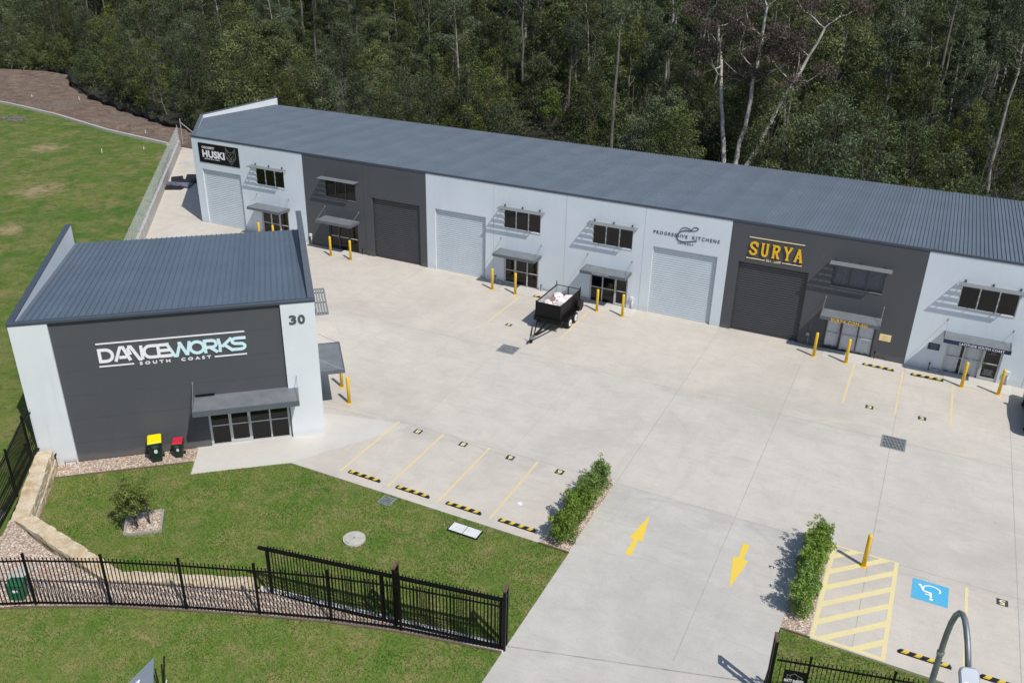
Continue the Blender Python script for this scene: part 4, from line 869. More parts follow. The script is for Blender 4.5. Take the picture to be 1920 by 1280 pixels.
MB().box(-.67, .67, -.29, .29, 0, .05).build('frame', 'black', pl)
for k in (0, 1): MB().box(-.62 + k * .635, .0 + k * .635 - .015, -.25, .25, .05, .065).build('plate', 'plate', pl)
o = tag(MB().tube([(0, 0, 0), (0, 0, .02)], .10, 14).build('floor_cap', 'white', loc=(38.0, -21.5, 0.001)), 'small round white cap on the concrete of the ninth bay', 'cap')
# tree bed
tb = thing('tree_bed', 'square pebble bed with grey timber border around the young tree', 'planter', (25.45, -29.75, -0.01))
q = [(-.03, 1.10), (.90, .06), (-.15, -.76), (-.95, .10)]
MB().sheet([(p[0] * .98, p[1] * .98) for p in q], 0.05).build('pebbles', 'gravel', tb, fix=False)
for a, b_ in zip(q, q[1:] + q[:1]): MB().bar((a[0], a[1], .05), (b_[0], b_[1], .05), .08, .12).build('border', 'timber_grey', tb)
# wheelie bins
def binn(loc, rz, lidm, lab, sc=1.0, dark=''):
    t = thing('wheelie_bin', lab, 'bin', loc, rz, 'wheelie bins by the charcoal wall'); t.scale = (sc, sc, sc)
    w0, w1, d0, d1, h = .20, .28, .24, .34, 1.0
    MB().add([(-w0, -d0, .05), (w0, -d0, .05), (w0, d0 * .7, .05), (-w0, d0 * .7, .05), (-w1, -d1, h), (w1, -d1, h), (w1, d1, h), (-w1, d1, h)], [(0, 3, 2, 1), (4, 5, 6, 7), (0, 1, 5, 4), (1, 2, 6, 5), (2, 3, 7, 6), (3, 0, 4, 7)]).build('body', 'bin_green', t, bevel=0.025)
    MB().box(-w1 - .03, w1 + .03, -d1 - .03, d1 + .01, h - .05, h + .0).build('rim', 'bin_green', t, bevel=0.015)
    MB().add([(-.30, -.38, h), (.30, -.38, h), (.30, .34, h + .01), (-.30, .34, h + .01), (-.25, -.33, h + .06), (.25, -.33, h + .06), (.25, .28, h + .10), (-.25, .28, h + .10)], [(0, 3, 2, 1), (4, 5, 6, 7), (0, 1, 5, 4), (1, 2, 6, 5), (2, 3, 7, 6), (3, 0, 4, 7)]).build('lid', lidm, t, bevel=0.03)
    for sx in (-1, 1): MB().tube([(sx * .22, .22, .11), (sx * .29, .22, .11)], .11, 14).build('wheel', 'black', t)
    MB().tube([(-.25, .38, h - .02), (.25, .38, h - .02)], .018, 8).build('handle', 'bin_green', t)
    def plane_pt(x, z): f = (z - .05) / (h - .05); return (x, -d0 + (-d1 + d0) * f - .004, z)
    V, Fc = text_mesh('8', 0.05); xs = [v[0] for v in V]; ys = [v[1] for v in V]
    MB().add([plane_pt(-.07 + .14 * (v[0] - min(xs)) / (max(xs) - min(xs)), .48 + .20 * (v[1] - min(ys)) / (max(ys) - min(ys))) for v in V], Fc).build('number', 'white', t, fix=False)
    mb = MB()
    for z, a in ((.86, .14), (.81, .05), (.76, .12)): mb.add([plane_pt(-a, z), plane_pt(a, z), plane_pt(a, z + .018), plane_pt(-a, z + .018)], [(0, 1, 2, 3)])
    mb.build('print', 'shade', t, fix=False); return t
pb = Dw(9.10, -.50, 0); binn((pb.x, pb.y, .0), DYAW + .10, 'bin_yellow', 'larger dark green wheelie bin with bright yellow lid and white 8', 1.04)
pb = Dw(10.02, -.42, 0); binn((pb.x, pb.y, .0), DYAW - .08, 'bin_red', 'smaller dark green wheelie bin with red lid and white 8', .78)

# ================================================================== WALLS AND FENCES
A_, B_ = Vector((-18.8, 16.6)), Vector((9.55, -17.35)); ln = (B_ - A_).length; dr = (B_ - A_).normalized(); nr = Vector((dr.y, -dr.x))   # nr points to the field side
if nr.x > 0: nr = -nr
rw = thing('retaining_wall', 'long grey concrete retaining wall between the yard and the raised grass field', 'wall', (A_.x, A_.y, 0), math.atan2(dr.y, dr.x))
sgn = 1 if Vector((-math.sin(rw.rotation_euler[2]), math.cos(rw.rotation_euler[2]))).dot(nr) > 0 else -1
k = 0; xx = 0.0; seg = 3.15
while xx < ln - .1:
    x1 = min(xx + seg, ln); y0, y1 = (0, .2) if sgn > 0 else (-.2, 0)
    MB().box(xx + .006, x1 - .006, y0, y1, -.3, .92 + .02 * math.sin(k * 2.1)).build('wall_section', 'conc_plain', rw); xx += seg; k += 1
cf = thing('chain_link_fence', 'galvanised chain link fence on top of the concrete retaining wall by the field', 'fence', (A_.x + nr.x * .12, A_.y + nr.y * .12, .9), math.atan2(dr.y, dr.x))
n = 13
for i in range(n):
    x = .05 + i * (ln - .1) / (n - 1)
    MB().tube([(x, 0, 0), (x, 0, 1.62)], .026, 8).build('post', 'steel', cf)
MB().tube([(0, .03, 1.5), (ln, .03, 1.5)], .008, 5).build('top_wire', 'steel', cf); MB().tube([(0, .03, .04), (ln, .03, .04)], .006, 5).build('bottom_wire', 'steel', cf)
mb = MB(); H_ = 1.48; pt = 0.115; k = -int(H_ / pt) - 1; wv = []; wf_ = []
wr = .0034
def wire(a, b_):
    d = Vector((b_[0] - a[0], 0, b_[2] - a[2])).normalized(); u = Vector((-d.z, 0, d.x)) * wr; v = Vector((0, wr, 0)); a = Vector(a); b_ = Vector(b_); o = len(wv)
    wv.extend([tuple(a - u), tuple(a + v), tuple(a + u), tuple(b_ - u), tuple(b_ + v), tuple(b_ + u)]); wf_.extend([(o, o + 1, o + 4, o + 3), (o + 1, o + 2, o + 5, o + 4), (o + 2, o, o + 3, o + 5)])
while k * pt < ln:
    for s in (1, -1):
        xa, za, xb, zb_ = (k * pt, .04, k * pt + H_, H_ + .04) if s > 0 else (k * pt, H_ + .04, k * pt + H_, .04)
        if xa < 0: t = -xa / H_; za += (zb_ - za) * t; xa = 0
        if xb > ln: t = (ln - k * pt) / H_; z_s = .04 if s > 0 else H_ + .04; z_e = H_ + .04 if s > 0 else .04; zb_ = z_s + (z_e - z_s) * t; xb = ln
        if xb > xa: wire((xa, .04 if s > 0 else .046, za), (xb, .04 if s > 0 else .046, zb_))
    k += 1
mb.add(wv, wf_).build('mesh', 'wire', cf, fix=False)
# low kerb wall between field and cleared ground
kw = thing('kerb_wall', 'low pale concrete kerb wall along the far edge of the grass field', 'wall', (0, 0, 0))
mb = MB()
for (a, b_) in zip(KB[:-2], KB[1:-1]): mb.bar((a[0], a[1], .85), (b_[0], b_[1], .85), .28, .5)
mb.build('wall_section', 'conc_lid', kw)
# sandstone block wall
sw_ = thing('sandstone_wall', 'cream sandstone block retaining wall cornering round the front lawn', 'wall', (22, -32.3, 0))
def block(a, b_, z0, z1, wd, batter=0.0, seed=0, shift=0.0):
    """rough hewn block from a to b"""
    rr = random.Random(seed); a = Vector((a[0], a[1])) ; b_ = Vector((b_[0], b_[1])); d = (b_ - a); L = d.length; d.normalize(); nn = Vector((-d.y, d.x)); bm = bmesh.new()
    bmesh.ops.create_cube(bm, size=1); bmesh.ops.subdivide_edges(bm, edges=bm.edges[:], cuts=3, use_grid_fill=True)
    for v in bm.verts:
        x, y, z = v.co; k = 1 + .02 * math.sin(5 * x + seed)
        on = max(abs(x), abs(y), abs(z)) > .49
        w2 = wd * (1 + batter * (0.5 - z))
        e = .97 if (abs(x) > .49) + (abs(y) > .49) + (abs(z) > .49) >= 2 else 1
        P = a + d * (L * (0.5 + x * e * .992)) + nn * ((y * e) * w2 + shift) + nn * rr.uniform(-.022, .022); 
        v.co = Vector((P.x - 22, P.y + 32.3, z0 + (z1 - z0) * (.5 + z * e) + rr.uniform(-.014, .014)))
    me = bpy.data.meshes.new('block'); bm.to_mesh(me); bm.free(); me.materials.append(M['sandstone'])
    o = bpy.data.objects.new('block', me); COL.objects.link(o); o.parent = sw_; return o
def course(p, q, z0a, z1a, z0b, z1b, wd, n, seed, shift=0.0, batter=0.0):
    p = Vector(p); q = Vector(q); rr = random.Random(seed); cuts = [0] + sorted((i + rr.uniform(-.18, .18)) / n for i in range(1, n)) + [1]
    for i, (t0, t1) in enumerate(zip(cuts[:-1], cuts[1:])):
        tm = (t0 + t1) / 2; dz = rr.uniform(-.02, .02)
        block(p.lerp(q, t0), p.lerp(q, t1), z0a + (z0b - z0a) * tm, z1a + (z1b - z1a) * tm + dz, wd * rr.uniform(.94, 1.06), batter, seed * 31 + i, shift)
course((18.80, -28.72), (21.98, -32.30), .44, .92, .44, .90, .66, 6, 1); course((18.86, -28.70), (22.02, -32.24), -.1, .43, -.1, .43, .64, 5, 2, .0)
course((21.75, -32.15), (27.3, -32.70), .30, .88, .05, .50, .60, 6, 3); course((21.8, -32.05), (25.6, -32.42), -.25, .29, -.3, .2, .58, 4, 4)
course((27.05, -32.78), (31.85, -30.55), -.15, .50, -.2, .40, .50, 7, 5)
# concrete strip under the sliding gate
gs = MB(); a, b_ = Vector((31.95, -30.50)), Vector((41.02, -28.97)); d = (b_ - a).normalized(); nn = Vector((-d.y, d.x)) * .20
gs.prism([a - nn, b_ - nn, b_ + nn, a + nn], -.2, .045); tag(gs.build('gate_track', 'track'), 'pale concrete strip footing running under the sliding gate', 'footing')
# black picket fences
def panel(parent, a, b_, h=2.05, pitch=.125, over=.13, skip_posts=False):
    a = Vector(a); b_ = Vector(b_); L = (b_ - a).length; mb = MB(); n = max(2, int((b_ - a).xy.length / pitch))
    zt_ = h - over
    for z in (.12, zt_ - .02): mb.bar(a + Vector((0, 0, z)), b_ + Vector((0, 0, z)), .045, .045)
    for i in range(1, n):
        p = a.lerp(b_, i / n); mb.bar(p + Vector((0, 0, .04)), p + Vector((0, 0, h - .03)), .024); mb.bar(p + Vector((0, 0, h - .03)), p + Vector((0, 0, h)), .034)
    return mb.build('picket_panel', 'black', parent, fix=False)
def post(parent, p, h=2.18, w_=.07):
    p = Vector(p); return MB().bar(p, p + Vector((0, 0, h)), w_).bar(p + Vector((0, 0, h)), p + Vector((0, 0, h + .02)), w_ + .02).build('post', 'black', parent)
def base(parent, p): return Vector(p) - Vector(parent.location)
ff = thing('picket_fence', 'black steel picket fence along the street side of the pebble bed', 'fence', (41.02, -29.08, 0))
P_ = [base(ff, p) for p in [(22.2, -37.7, .9)] + FL[1:]]
P_ = [P_[0]] + [base(ff, p) for p in [(23.9, -36.45, .60), (26.13, -34.93, .465), (28.35, -33.74, .395), (30.68, -32.64, .32), (33.0, -31.63, .25), (35.3, -30.70, .18), (37.6, -29.93, .11), (41.02, -29.08, 0)]]
for i, (a, b_) in enumerate(zip(P_[:-1], P_[1:])): panel(ff, a, b_)
for p in P_[:-1]: post(ff, p)
lf = thing('picket_fence', 'black steel picket fence behind the sandstone wall running to the studio corner', 'fence', (18.45, -28.6, .85))
Q_ = [base(lf, p) for p in [(18.42, -28.62, .85), (18.95, -29.45, .85), (20.62, -31.40, .85), (22.25, -33.55, .85), (23.6, -35.4, .7)]]
for a, b_ in zip(Q_[:-1], Q_[1:]): panel(lf, a, b_)
for p in Q_: post(lf, p)
rf_ = thing('picket_fence', 'black steel picket fence at the right side of the driveway', 'fence', (49.2, -27.25, 0))
R0 = [(49.36, -27.25), (50.28, -27.02), (52.6, -26.45), (55.0, -25.9), (57.5, -25.3)]
R0 = [base(rf_, (x, y, 0)) for x, y in R0]
for a, b_ in zip(R0[:-1], R0[1:]): panel(rf_, a, b_, 2.02)
for p in R0[1:]: post(rf_, p, 2.15)
# sliding gate and its guide posts
gt = thing('sliding_gate', 'black steel picket sliding gate drawn open behind the street fence', 'gate', (41.0, -28.95, 0.05))
g0 = base(gt, (32.30, -30.62, .12)); g1 = base(gt, (40.95, -28.98, .06)); gd = (g1 - g0)
mb = MB(); mb.bar(g0 + Vector((0, 0, 2.02)), g1 + Vector((0, 0, 2.02)), .10, .10); mb.bar(g0 + gd * .03, g1, .07, .11); mb.build('gate_rail', 'black', gt)
mb = MB()
for i in range(1, 72): p = g0 + gd * (.03 + .965 * i / 72); mb.bar(p, p + Vector((0, 0, 2.20)), .026)
mb.build('pickets', 'black', gt, fix=False)
for t in (.035, .52, .995): MB().bar(g0 + gd * t, g0 + gd * t + Vector((0, 0, 2.06)), .075).build('stile', 'black', gt)
def gpost(x, y, h, lab, rz, z=0):
    t = thing('gate_post', lab, 'gate post', (x, y, z), rz, 'gate guide posts')
    MB().box(-.05, .05, -.16, -.06, 0, h).box(-.05, .05, .12, .22, 0, h).build('upright', 'black', t); MB().box(-.055, .055, -.165, .225, h, h + .05).build('cap', 'rust', t)
    MB().box(-.04, .04, -.06, .12, h - .32, h - .24).build('roller', 'black', t)
gpost(37.25, -29.62, 2.48, 'tall black gate guide post halfway along the open sliding gate', .2); gpost(41.02, -28.92, 2.50, 'tall black gate guide post at the left edge of the driveway', .2); gpost(49.22, -26.98, 2.42, 'tall black gate catch post at the right edge of the driveway', .25)
sg = thing('fence_sign', 'black real estate board with white house outline tied to the right driveway fence', 'sign', (49.62, -27.25, 0.7), math.atan2(.23, .92))
MB().box(0, .64, -.03, -.01, 0, .92).build('board', 'black', sg)
mb = MB(); hs = lambda p: (.10 + p[0] * .44, .60 + p[1] * .24)
for q, s in enumerate([[(.22, .02), (.22, .55), (.0, .60), (.0, .05), (.22, .02)], [(.2, .6), (.48, .92), (.78, .55)], [(.72, .5), (.72, .0), (1.0, .0), (1.0, .38), (.80, .52)]]): stroke(mb, [hs(p) for p in s], .014, .004 + .001 * q, y=-.03)
mb.build('emblem', 'shade', sg); text_part('lettering', 'MATT SHERRIE', .04, .60, .46, .58, -.03, 'white', sg, .03, 1, .004)
MB().box(.05, .44, -.034, -.03, .38, .40).box(.05, .55, -.034, -.03, .30, .32).build('small_print', 'shade', sg)

# ================================================================== TRAILER
TX, TY = 32.05, -3.95
tr = thing('box_trailer', 'black tandem axle cage trailer loaded with pale rubbish in bay 4', 'trailer', (TX, TY, 0))
x0, x1, y0, y1, zf, zt = -.78, .78, -1.50, 1.52, .78, 1.68; t = .02
MB().box(x0, x1, y0, y1, zf - .05, zf).build('tray_floor', 'black', tr)
for nm, a in (('side_panel', (x0, x0 + t, y0 + t, y1 - t)), ('side_panel', (x1 - t, x1, y0 + t, y1 - t)), ('front_panel', (x0, x1, y0, y0 + t)), ('tailgate', (x0, x1, y1 - t, y1))):
    hgt = zt if nm != 'tailgate' else zf + .34
    MB().box(*a, zf, hgt).build(nm, 'black', tr)
ps = [(x0 + t, y0 + t, zf, x0 + t + .004, y1 - t), ]
MB().box(x0 + t + .001, x0 + t + .006, y0 + .05, y1 - .05, zf + .02, zt - .04).build('panel_lining', 'frame_light', tr)
mb = MB()
for a, b_ in (((x0, y0), (x1, y0)), ((x1, y0), (x1, y1)), ((x0, y0), (x0, y1)), ((x0, y1), (x1, y1))): mb.bar((a[0], a[1], zt + .02), (b_[0], b_[1], zt + .02), .035)
mb.build('top_rail', 'black', tr)
for (px, py, h) in ((x0, y1, zt + .26), (x1, y1, zt + .16), (x0, y0, zt + .10), (x1, y0, zt + .04), (0, y1, zt)): MB().bar((px, py, zf), (px, py, h), .045).build('corner_post', 'black', tr)
mb = MB()
for i in range(1, 16): mb.bar((x0 + i * (x1 - x0) / 16, y1, zf + .34), (x0 + i * (x1 - x0) / 16, y1, zt), .007)
for i in range(1, 6): mb.bar((x0, y1, zf + .34 + i * .1), (x1, y1, zf + .34 + i * .1), .007)
mb.build('tailgate_mesh', 'steel', tr, fix=False)
MB().box(x0 - .08, x1 + .16, y0 - .10, y0 - .02, .56, .80).box(x0 - .06, x1 + .06, y0 - .02, y1, .60, .72).build('chassis', 'black', tr)
for i in range(7): pass
MB().bar((x1 + .02, y0 + .3, zf + .15), (x1 + .02, y1 - .1, zf + .15), .03).bar((x1 + .02, y0 + .1, zf - .02), (x1 + .02, y1, zf - .02), .05).build('tie_rail', 'black', tr)
for sx in (-1, 1):
    pr = [(-1.0, .62), (-.86, .74), (.66, .74), (.80, .62)]; X_ = sx * .95
    mb = MB(); pts = [(-1.02, .55), (-.90, .76), (.72, .76), (.84, .55)]
    for (a, za), (b_, zb_) in zip(pts[:-1], pts[1:]): mb.add([(X_ - .13, a, za), (X_ + .13, a, za), (X_ + .13, b_, zb_), (X_ - .13, b_, zb_), (X_ - .13, a, za + .02), (X_ + .13, a, za + .02), (X_ + .13, b_, zb_ + .02), (X_ - .13, b_, zb_ + .02)], [(0, 1, 2, 3), (4, 5, 6, 7), (0, 3, 7, 4), (1, 2, 6, 5), (0, 1, 5, 4), (3, 2, 6, 7)])
    mb.build('mudguard', 'black', tr)
    for wy in (-.52, .36):
        wv_ = MB().tube([(X_ - .10, wy, .33), (X_ - .08, wy, .33), (X_ + .08, wy, .33), (X_ + .10, wy, .33)], [.29, .33, .33, .29], 26).build('wheel', 'tyre', tr, smooth=False)
        MB().tube([(X_ + sx * .085, wy, .33), (X_ + sx * .112, wy, .33)], [.215, .20], 22).build('rim', 'rim', wv_); MB().tube([(X_ + sx * .112, wy, .33), (X_ + sx * .135, wy, .33)], .06, 12).build('hub', 'steel', wv_)
    MB().box(X_ - .10, X_ + .10, y1 - .03, y1 + .03, .62, .74).build('tail_lamp', 'redlamp', tr)
sp_w = MB().tube([(x1 + .14, y1 - .42, .86), (x1 + .30, y1 - .42, .86)], .33, 24).build('spare_wheel', 'tyre', tr)
MB().bar((-.62, y0 - .06, .60), (.02, -3.45, .47), .06, .09).bar((.62, y0 - .06, .60), (.07, -3.45, .47), .06, .09).bar((0.04, y0 - .06, .60), (.04, -3.6, .48), .07, .09).build('drawbar', 'black', tr)
MB().box(-.08, .16, -3.72, -3.42, .42, .52).box(-.0, .08, -3.92, -3.7, .44, .54).build('coupling', 'steel', tr); MB().tube([(-.14, -3.45, .08), (-.14, -3.45, .80)], .03, 8).tube([(-.20, -3.45, .10), (-.08, -3.45, .10)], .10, 12).build('jockey_wheel', 'black', tr); MB().tube([(-.14, -3.45, .8), (-.02, -3.45, .84)], .012, 6).build('jack_handle', 'steel', tr)
# rubbish, each lump a thing
def lump(loc, s, mat, nm, lab, cat, seed, grp):
    rr = random.Random(seed); bm = bmesh.new(); bmesh.ops.create_icosphere(bm, subdivisions=3, radius=1)
    for v in bm.verts:
        n_ = .16 * math.sin(v.co.x * 7 + seed) * math.cos(v.co.y * 6 + seed * 2) + rr.uniform(-.09, .09); v.co *= (1 + n_); v.co.x *= s[0]; v.co.y *= s[1]; v.co.z = v.co.z * s[2] + s[2]
    me = bpy.data.meshes.new(nm); bm.to_mesh(me); bm.free(); me.materials.append(M[mat]); o = bpy.data.objects.new(nm, me); COL.objects.link(o); o.location = loc; o.rotation_euler = (0, 0, rr.uniform(0, 6)); return tag(o, lab, cat, grp)
rl = [(-.35, -1.05, .34, .30, .20), (.10, -.95, .32, .26, .24), (.45, -1.05, .26, .30, .20), (-.40, -.35, .34, .36, .24), (.15, -.25, .36, .34, .36), (.45, .25, .28, .30, .30), (-.15, .35, .34, .34, .34), (-.40, .9, .30, .34, .22), (.30, .95, .32, .36, .20)]
pos = ['front left', 'front middle', 'front right', 'left middle', 'centre, highest', 'right side', 'behind the carton', 'rear left', 'rear right']
for i, (x, y, a, b_, c_) in enumerate(rl): lump((TX + x, TY + y, zf + .22), (a, b_, c_), 'plaster', 'rubbish_bag', 'crumpled white waste lump in the trailer, %s' % pos[i], 'rubbish bag', i + 3, 'white waste in the trailer')
def carton(x, y, z, s, rz, tilt, lab, mat='card'):
    o = MB().box(-s[0], s[0], -s[1], s[1], 0, s[2]).build('carton', mat, bevel=.01); o.location = (TX + x, TY + y, z); o.rotation_euler = (tilt, .15, rz); tag(o, lab, 'carton', 'cartons in the trailer')
carton(-.18, -.35, 1.30, (.20, .12, .36), .3, -.35, 'open pinkish brown carton standing in the middle of the trailer load'); carton(.28, -1.12, 1.12, (.20, .14, .22), .9, .3, 'small pinkish brown carton near the front right of the trailer load'); carton(.05, -.70, 1.15, (.16, .10, .18), 1.8, .5, 'small pale torn carton in the trailer load', 'plaster')
carton(.38, -.2, 1.2, (.22, .18, .32), .5, .2, 'white box leaning at the right of the trailer load', 'white')
# flat rubber sheets in the side lane
ml_ = [([(-8.2, 7.9), (-10.3, 10.1), (-11.1, 9.6), (-9.4, 7.6)], .06, 'mat', 'black rubber sheet furthest back in the side lane heap'), ([(-8.0, 7.0), (-8.9, 8.6), (-10.0, 8.1), (-10.9, 8.9), (-11.5, 8.1), (-9.9, 6.5)], .12, 'mat', 'black rubber sheet with curved edge in the middle of the side lane heap'),
       ([(-7.6, 6.3), (-8.2, 7.4), (-10.6, 6.6), (-10.3, 5.9)], .18, 'film', 'crumpled purple and white film lying across the side lane heap'), ([(-7.9, 5.7), (-8.2, 6.5), (-10.4, 6.2), (-9.9, 5.2), (-9.2, 4.9)], .10, 'mat', 'black rubber sheet nearest the camera in the side lane heap')]
for i, (pp_, h, mt, lab) in enumerate(ml_):
    lo = .0 if i != 2 else .101
    tag(MB().prism(pp_, lo + .002 * i, h).build('rubber_sheet' if mt == 'mat' else 'plastic_film', mt), lab, 'sheet')
# lawn box, slab
gbx = thing('pillar_box', 'short dark green electrical pillar behind the street fence at far left', 'utility box', (25.35, -34.95, .52), .5)
MB().box(-.24, .24, -.2, .2, 0, .60).build('cabinet', 'box_green', gbx, bevel=.02); MB().box(-.26, .26, -.22, .22, .60, .68).build('lid', 'box_green', gbx, bevel=.02); MB().box(-.10, .10, -.224, -.2, .36, .44).build('label', 'white', gbx)
tag(MB().box(-.42, .42, -.32, .32, 0, .04).build('paving_slab', 'conc_lid', loc=(24.35, -34.2, .62), rz=.5), 'flat grey slab lying on the pebbles at far left', 'slab')
# corner of a leaning board on the verge
bd = thing('verge_sign', 'blue grey board lying tilted on the verge, white letter A on it', 'sign', (32.18, -35.92, .30))
MB().add([(-.55, -1.5, .05), (.50, -1.2, .10), (.60, -.1, .50), (-.02, .60, .92)], [(0, 1, 2, 3)]).build('tmp', 'signfab', bd)
fa = bd.children[0]; sm = fa.modifiers.new('s', 'SOLIDIFY'); sm.thickness = .03; fa.name = 'board'
MB().add([(-.12, -.62, .475), (-.07, -.62, .478), (.10, -.12, .68), (.05, -.10, .675)], [(0, 1, 2, 3)]).build('letter_stroke', 'white', bd, fix=False).location = (0, 0, .03)
MB().add([(.22, -.56, .50), (.27, -.56, .50), (.10, -.10, .685), (.05, -.10, .68)], [(0, 1, 2, 3)]).build('letter_stroke', 'white', bd, fix=False).location = (0, 0, .032)
MB().add([(-.02, -.42, .56), (.20, -.40, .57), (.19, -.36, .585), (0, -.38, .58)], [(0, 1, 2, 3)]).build('letter_stroke', 'white', bd, fix=False).location = (0, 0, .034)
def stake(a, b_, r, mat, lab): tag(MB().tube([a, b_], r, 8).build('stake', mat), lab, 'stake')
stake((32.80, -35.72, .25), (32.36, -35.12, 1.20), .03, 'black', 'upright black stake beside the tilted verge board'); stake((32.80, -35.80, .25), (32.20, -35.40, .85), .022, 'black', 'leaning black stake crossing behind the tilted verge board')
stake((32.95, -36.1, .25), (32.85, -35.55, .85), .012, 'peg', 'thin pale stake right of the tilted verge board')
# street lamp near the camera
lp = thing('street_lamp', 'grey gooseneck street lamp with pale head at bottom right', 'street lamp', (52.3, -35.5, .2))
ad = Vector((.28, -.96)); pts = [(0, 0, 0), (0, 0, 6), (0, 0, 10.4), (0, 0, 10.9)]
for L_, z_ in ((.01, 11.15), (.045, 11.42), (.12, 11.66), (.22, 11.80), (.33, 11.87), (.45, 11.87), (.60, 11.80), (.76, 11.68), (.92, 11.52), (1.02, 11.40)): pts.append((ad.x * L_, ad.y * L_, z_))
MB().tube(pts, [.070, .060, .051] + [.047] * (len(pts) - 3), 16).build('pole', 'lamp_pole', lp, smooth=True)
MB().tube([(0, 0, 10.70), (0, 0, 10.76)], .062, 16).build('collar', 'steel', lp)
hd = MB().prism([(-.12, -.30), (.12, -.30), (.145, -.2), (.145, .24), (.10, .30), (-.10, .30), (-.145, .24), (-.145, -.2)], -.05, .05).build('lamp_head', 'lamp_head', lp, bevel=.02)
hd.location = (ad.x * 1.24, ad.y * 1.24, 11.24); hd.rotation_euler = (math.radians(40), 0, math.radians(16))
for k in (-1, 1): pass
stv = MB().box(-.09, -.03, .05, .07, .051, .056).box(.03, .09, .05, .07, .051, .056).box(-.12, .12, -.01, .0, .051, .054).build('latch', 'steel', hd)
# black car at right edge
cr = thing('parked_car', 'black car nosed towards the units at the right edge', 'car', (57.98, -3.4, 0))
W_ = .90
prof = [(-2.15, .35), (-2.15, .75), (-2.0, .92), (-1.3, .98), (-.75, 1.38), (-.3, 1.46), (.55, 1.42), (1.05, 1.00), (1.95, .86), (2.12, .66), (2.12, .35)]
def xw(z): return W_ - max(0, z - .9) * .48
lp_v = []
mb = MB(); n = len(prof)
vs = [(-xw(z), y, z) for y, z in prof] + [(xw(z), y, z) for y, z in prof]
mb.add(vs, [(i, (i + 1) % n, n + (i + 1) % n, n + i) for i in range(n)] + [tuple(range(n - 1, -1, -1)), tuple(range(n, 2 * n))]).build('body', 'car', cr, bevel=.03)
for sx in (-1, 1):
    g = [(-1.15, 1.02), (-.70, 1.34), (.50, 1.36), (.95, 1.02)]
    MB().add([(sx * (xw(z) + .006), y, z) for y, z in g], [(0, 1, 2, 3)]).build('side_window', 'carglass', cr)
    MB().box(sx * .93 - .08, sx * .93 + .08, .72, .90, .98, 1.10).build('mirror', 'car', cr, bevel=.02)
    for wy in (-1.35, 1.35):
        wv_ = MB().tube([(sx * .80, wy, .33), (sx * .93, wy, .33)], .33, 24).build('wheel', 'tyre', cr); MB().tube([(sx * .93, wy, .33), (sx * .945, wy, .33)], .2, 16).build('rim', 'steel', wv_)
    MB().box(sx * .72 - .14, sx * .72 + .14, 2.08, 2.14, .62, .74).build('headlight', 'clearlamp', cr); MB().box(sx * .72 - .14, sx * .72 + .14, -2.17, -2.12, .68, .82).build('tail_lamp', 'redlamp', cr)
MB().add([(-.72, 1.0, 1.04), (.72, 1.0, 1.04), (.64, .60, 1.37), (-.64, .60, 1.37)], [(0, 1, 2, 3)]).build('windscreen', 'carglass', cr).location = (0, .03, .02)
# field details: pegs, wheelie bin far left, rubble, silt fence
for i, (x, y, z, h, lab) in enumerate([(-21.4, 9.2, HW, .5, 'white marker peg in the grass beside the chain link fence'), (-18.9, 12.0, .9, .35, 'white tag near the far end of the chain link fence'), (-26.6, 19.3, .25, .4, 'white marker peg on the brown cleared ground'), (-46.5, 27.5, .5, .6, 'white marker peg at the silt fence'), (-52.5, 25.5, .6, .4, 'white marker peg in the middle of the cleared ground')]):
    tag(MB().tube([(0, 0, 0), (.03, 0, h * .8)], .038, 6).build('marker_peg', 'peg', loc=(x, y, z)), lab, 'peg')
tag(MB().tube([(0, 0, 0), (.1, .3, 2.2)], .09, 8).build('marker_post', 'peg', loc=(-8.2, 20.6, 0.0)), 'white post standing behind the left corner of the long building', 'post')
tp = MB().tube([(-19.2, 17.3, 0.3), (-19.25, 17.4, 2.9)], .05, 8).build('fence_strainer', 'timber_grey'); tag(tp, 'weathered timber strainer post at the far end of the chain link fence', 'post')
tag(MB().tube([(-19.2, 17.4, 2.5), (-13.5, 16.3, .3)], .05, 8).build('fence_stay', 'timber_grey'), 'sloping timber stay leaning on the strainer post', 'stay')
MB_ = MB(); pp2 = [(-69.6, 40.9), (-67, 41.0), (-64.3, 40.9), (-58.5, 36.2), (-52, 32.6), (-46.7, 29.7), (-41.6, 28.0), (-36.7, 26.1), (-32.4, 25.2), (-29.1, 23.8), (-24.2, 23.3), (-19, 21.6), (-12, 19.8)]
for i, ((xa, ya), (xb, yb)) in enumerate(zip(pp2[:-1], pp2[1:])):
    for k in range(8):
        t0, t1 = k / 8, (k + 1) / 8; h0 = .45 + .22 * math.sin((i * 8 + k) * 1.7); h1 = .45 + .22 * math.sin((i * 8 + k + 1) * 1.7); s0 = .35 * math.sin((i * 8 + k) * .9); s1 = .35 * math.sin((i * 8 + k + 1) * .9)
        a = (xa + (xb - xa) * t0, ya + (yb - ya) * t0, 0.0); b_ = (xa + (xb - xa) * t1, ya + (yb - ya) * t1, 0.0); zz = .1 + .4 * max(0, min(1, (-a[0] - 15) / 40))
        MB_.add([(a[0], a[1], zz - .3), (b_[0], b_[1], zz - .3), (b_[0] - .1, b_[1] - .35 + s1, zz + h1), (a[0] - .1, a[1] - .35 + s0, zz + h0)], [(0, 1, 2, 3)])
sf = MB_.build('silt_fence', 'silt', fix=False); sm = sf.modifiers.new('s', 'SOLIDIFY'); sm.thickness = .02
tag(sf, 'sagging dark silt fence fabric between the cleared ground and the forest', 'silt fence')
o = thing('rubble_heap', 'low grey rubble heap in the grass at the upper left', 'rubble', (-41.5, 14.9, HW)); mb = MB(); rr = random.Random(5)
